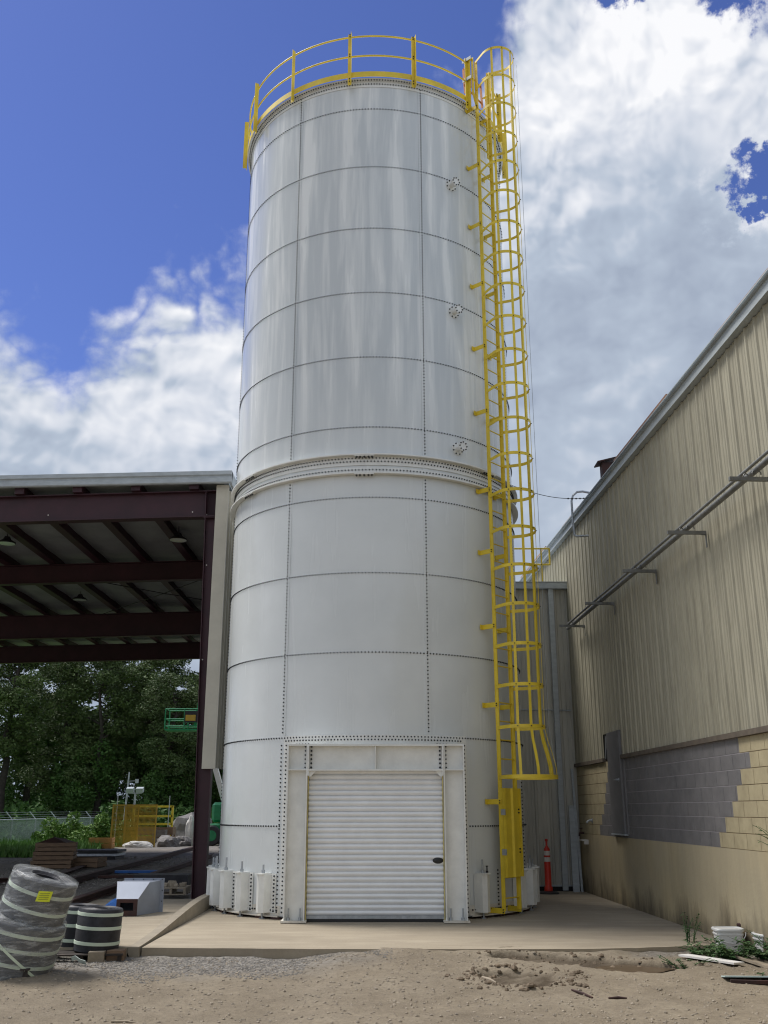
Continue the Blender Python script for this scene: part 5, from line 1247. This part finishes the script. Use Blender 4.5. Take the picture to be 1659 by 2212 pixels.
# grass
rnd = random.Random(9); mb = MB()
for _ in range(15000):
    y = rnd.uniform(33, 60); x = rnd.uniform(-.36 * y - 2, -11.0); q_ = gh(x, y)
    if noise.noise(Vector((x * .5, y * .5, 0))) < -.25 and y < 36: continue
    h = rnd.uniform(.12, .38) * (1.5 if x < -15.3 and x > -17.5 else 1); a = rnd.uniform(0, 6.28); d = Vector((cos(a), sin(a), 0)) * .05; l_ = Vector((rnd.uniform(-.1, .1), rnd.uniform(-.1, .1), h)); p = Vector((x, y, q_ - .02))
    mb.add([p - d, p + d, p + l_], [(0, 1, 2)])
tag(mb.build('grass', M['grass'], None), 'green grass strip along the chain-link fence', 'grass', None, 'stuff')

# ------------------------------------------------------------------ right foreground: pails, weeds, boards
def pail(c, w, d, h, label, lid=True, ang=0):
    c = Vector(c); t_ = thing('plastic_pail', c, label, 'pail', 'white plastic pails by the wall'); a = Vector((cos(R_(ang)), sin(R_(ang)), 0)); b = Vector((-a.y, a.x, 0))
    def sq(s_, z, rr=.3):
        L_ = []
        for k in range(24):
            t = 2 * pi * k / 24; ex = .45; x = math.copysign(abs(cos(t)) ** ex, cos(t)) * w / 2 * s_; y = math.copysign(abs(sin(t)) ** ex, sin(t)) * d / 2 * s_; L_.append(c + a * x + b * y + Vector((0, 0, z)))
        return L_
    def loft(rows, nm, m_, par, cap=False):
        mb = MB(); vs = [p for r_ in rows for p in r_]; n_ = 24
        fs = [(j * n_ + k, j * n_ + (k + 1) % n_, (j + 1) * n_ + (k + 1) % n_, (j + 1) * n_ + k) for j in range(len(rows) - 1) for k in range(n_)]
        if cap: fs.append(tuple((len(rows) - 1) * n_ + k for k in range(n_)))
        return mb.add(vs, fs).build(nm, m_, par, smooth=35)
    loft([sq(.84, 0), sq(.93, h * .7), sq(.99, h * .72), sq(.99, h * .76), sq(.94, h * .78), sq(.95, h * .88)], 'body', M['whiteplastic'], t_)
    if lid: loft([sq(1.0, h * .86), sq(1.04, h * .87), sq(1.04, h * .93), sq(1.0, h * .96), sq(.9, h * .96), sq(.88, h * .93)], 'lid', M['whiteplastic'], t_, True)
    pt = [c + a * (w / 2 * 1.0) * cos(k) - b * (d / 2 * 1.08) + Vector((0, 0, h * .85 - h * .42 * sin(k))) for k in [pi * i / 10 for i in range(11)]]
    MB().tube(pt, .005, 6).build('handle', M['whiteplastic'], t_)
    return t_
pail((4.17, 12.72, -.06), .34, .30, .30, 'left white square plastic pail with lid and handle, beside the concrete wall', ang=-4)
pail((4.56, 12.35, -.06), .40, .32, .28, 'right white plastic pail half hidden in weeds at the photo edge', ang=6)
tag(MB().tube([(4.35, 12.9, .24), (4.8, 12.5, .26)], .02, 6).build('metal_rod', M['rust'], None), 'rusty bar lying across the back of the white pails', 'rod')
def weed(name, x, y, z0, w, h, seed, label, nst=14, nl=40, ls=.035, group=None, spread=1.0, m_='weed'):
    rnd = random.Random(seed); t_ = thing(name, (x, y, z0), label, 'weed', group); st = MB(); lf = MB()
    for k in range(nst):
        a = rnd.uniform(0, 2 * pi); L_ = rnd.uniform(.4, 1) * w * spread; hh = h * rnd.uniform(.4, 1); bx = Vector((x + rnd.uniform(-.25, .25) * w, y + rnd.uniform(-.25, .25) * w, z0 - .03))
        pts_ = []; bend = rnd.uniform(.3, 1)
        for i in range(7):
            f = i / 6; pts_.append(bx + Vector((cos(a) * L_ * f ** 1.3, sin(a) * L_ * f ** 1.3, hh * (f - bend * .5 * f * f) * 1.3)))
        st.tube(pts_, [.006 * (1 - i / 8) + .001 for i in range(7)], 4)
        for _ in range(nl):
            f = rnd.uniform(.12, 1) * 6; i = min(5, int(f)); p = pts_[i].lerp(pts_[i + 1], f - i); a2 = rnd.uniform(0, 2 * pi); u = Vector((cos(a2), sin(a2), rnd.uniform(-.3, .6))).normalized(); v_ = u.cross(Vector((rnd.uniform(-.4, .4), rnd.uniform(-.4, .4), 1))).normalized(); s_ = ls * rnd.uniform(.6, 1.3)
            q0 = p + u * s_ * .2; i0 = len(lf.v)
            lf.add([q0, q0 + u * s_ * .5 + v_ * s_ * .30, q0 + u * s_ * 1.3 - Vector((0, 0, s_ * .15)), q0 + u * s_ * .5 - v_ * s_ * .30], [(0, 1, 2, 3)])
    st.build('stems', M['weed'], t_); lf.build('leaves', M[m_], t_); return t_
weed('weed_clump', 4.00, 12.05, -.05, .45, .27, 41, 'leafy green weed clump in front of the left pail', 26, 44, .045)
weed('weed_clump', 4.42, 11.95, -.05, .5, .33, 42, 'thick dark green weed clump in front of the right pail at the photo edge', 26, 44, .045)
weed('weed_clump', 3.72, 12.45, -.05, .40, .22, 43, 'low ragged weeds at the left end of the weed patch, by the slab edge', 16, 26, .04)
weed('weed_clump', 3.86, 13.25, .0, .18, .42, 46, 'thin tall sprig of weed growing at the wall foot behind the patch', 7, 22, .035)
weed('creeping_weed', 3.28, 11.6, -.07, .30, .16, 44, 'thin creeping weed trailing towards the camera, left of the white board', 9, 22, .03)
weed('creeping_weed', 3.95, 10.9, -.08, .35, .14, 47, 'flat weed growing over the pale sheet at the photo edge', 9, 26, .035)
weed('wall_sprig', 4.40, 11.35, 1.13, .30, .42, 45, 'bare twiggy sprig growing out of the wall ledge at the photo edge', 9, 6, .035, spread=1.2)
def board(a, b, w, th, name, label, m_, cat, roll_=0):
    a = Vector(a); b = Vector(b); mb = MB(); mb.bar(a, b, w, th, up=(0, sin(R_(roll_)), cos(R_(roll_)))); return tag(mb.build(name, m_, None), label, cat)
board((3.95, 12.1, .02), (4.28, 11.0, -.05), .11, .025, 'plank', 'grey weathered plank slanting out of the weeds', M['woodpale'], 'plank', 15)
board((3.42, 12.05, gh(3.5, 12.05) + .035), (3.86, 11.5, gh(3.86, 11.5) + .035), .20, .02, 'white_board', 'chalky white board lying flat in front of the weeds', M['styro'], 'board', 5)
board((3.42, 10.72, gh(3.42, 10.7) + .03), (4.4, 10.55, gh(4.4, 10.55) + .05), .28, .012, 'pale_sheet', 'pale greenish sheet lying flat at the lower right edge', M['sheet'], 'sheet', 8)
board((3.44, 10.56, gh(3.44, 10.5) + .012), (4.4, 10.38, gh(4.4, 10.4) + .015), .05, .03, 'dark_plank', 'dark strip of wood along the front of the pale sheet', M['rust'], 'plank')
# sticks and chips on the dirt
for i, (a, b, r_, lb, m_) in enumerate((((1.79, 10.17, -.075), (1.93, 9.88, -.075), .014, 'dark stick lying on the dirt below the crumbled hole', 'rust'), ((2.05, 9.76, -.08), (2.22, 9.76, -.08), .012, 'short dark red stick right of the other stick', 'rust'),
        ((1.22, 10.45, -.075), (1.36, 10.62, -.07), .022, 'pale wood chip in the front of the crumbled hole', 'woodpale'), ((.98, 10.62, -.07), (1.10, 10.42, -.07), .02, 'pale wood splinter left of the chip in the hole', 'woodpale'),
        ((-2.36, 9.3, -.09), (-2.12, 9.33, -.085), .012, 'pale twig lying on the dirt at lower left', 'woodpale'))):
    mb = MB(); A_, B_ = Vector(a), Vector(b); mid = (A_ + B_) / 2 + Vector((.01, .015, .012)); A_.z = gh(A_.x, A_.y) + r_ * .6; B_.z = gh(B_.x, B_.y) + r_ * .6; mid.z = max(gh(mid.x, mid.y) + r_, (A_.z + B_.z) / 2)
    mb.tube([A_, mid, B_], [r_ * .6, r_, r_ * .5], 6); tag(mb.build('stick', M[m_], None), lb, 'stick')
# loose stones: too many to count
def stones(n, f, name, m_, label, seed, s0, s1):
    rnd = random.Random(seed); mb = MB(); base = [(1, 0, 0), (.3, .95, 0), (-.8, .6, 0), (-.9, -.5, 0), (.2, -1, 0), (.1, .1, .75), (-.2, .1, -.6)]
    F_ = [(0, 1, 5), (1, 2, 5), (2, 3, 5), (3, 4, 5), (4, 0, 5)]
    for _ in range(n):
        q_ = f(rnd)
        if q_ is None: continue
        x, y, zz = q_; s_ = s0 + (s1 - s0) * rnd.random() ** 3; a = rnd.uniform(0, 6.28); ca, sa = cos(a), sin(a); k = [rnd.uniform(.6, 1.2) for _ in range(6)]
        vs = []
        for ring_, (rr_, hh_) in enumerate(((1.0, -.1), (.95, .25), (.5, .62))):
            for i in range(5):
                p = base[i]; kk = k[i] * rr_ * rnd.uniform(.85, 1.15); vs.append((x + s_ * kk * (ca * p[0] - sa * p[1]), y + s_ * kk * (sa * p[0] + ca * p[1]), zz + s_ * hh_ * rnd.uniform(.7, 1.2)))
        mb.add(vs, [(j * 5 + i, j * 5 + (i + 1) % 5, j * 5 + 5 + (i + 1) % 5, j * 5 + 5 + i) for j in range(2) for i in range(5)] + [(10, 11, 12, 13, 14)])
    return tag(mb.build(name, m_, None), label, 'stones', None, 'stuff')
def fdirt(r):
    y = r.uniform(8.2, 12.5); x = r.uniform(-5, 5)
    if math.hypot((x - 1.42) / .5, (y - 10.85) / .6) < .7 or 1.3 < x < 3.2 and 11 < y < 12.4: return None
    return x, y, gh(x, y)
def fgrey(r):
    y = r.uniform(10.9, 12.6); x = r.uniform(-5, .1)
    if noise.noise(Vector((x, y, 0))) + (y - 11.6) * .7 < -.15 + .5 * smst(x, -1.3, 0): return None
    return x, y, gh(x, y)
def fhole(r):
    a = r.uniform(0, 6.28); q_ = r.gauss(1.0, .18); x = 1.42 + .55 * q_ * cos(a); y = 10.85 + .6 * q_ * sin(a); return x, y, gh(x, y)
def frut(r):
    c_ = r.choice(RUT); a = r.uniform(0, pi); q_ = r.gauss(1.0, .12) * c_[2]; x = c_[0] + q_ * cos(a); y = c_[1] + q_ * sin(a) * .8; return (x, y, gh(x, y)) if y < 12.6 else None
stones(8000, fdirt, 'pebbles', M['stone'], 'small tan pebbles scattered over the dirt', 1, .004, .021)
stones(9500, fgrey, 'gravel', M['stonegrey'], 'grey crushed stone along the slab edge at left', 2, .005, .016)
stones(260, fhole, 'dirt_clods', M['clod'], 'dirt clods crumbled round the hole', 3, .008, .045)
stones(110, frut, 'mud_clods', M['clod'], 'dirt clods along the muddy rut', 4, .01, .04)
def fyard(r):
    y = r.uniform(19.5, 34) ; x = r.uniform(-.40 * y, -4.2); return x, y, gh(x, y)
stones(3500, fyard, 'yard_gravel', M['stonegrey'], 'dark gravel strewn over the yard under the shed', 8, .012, .035)
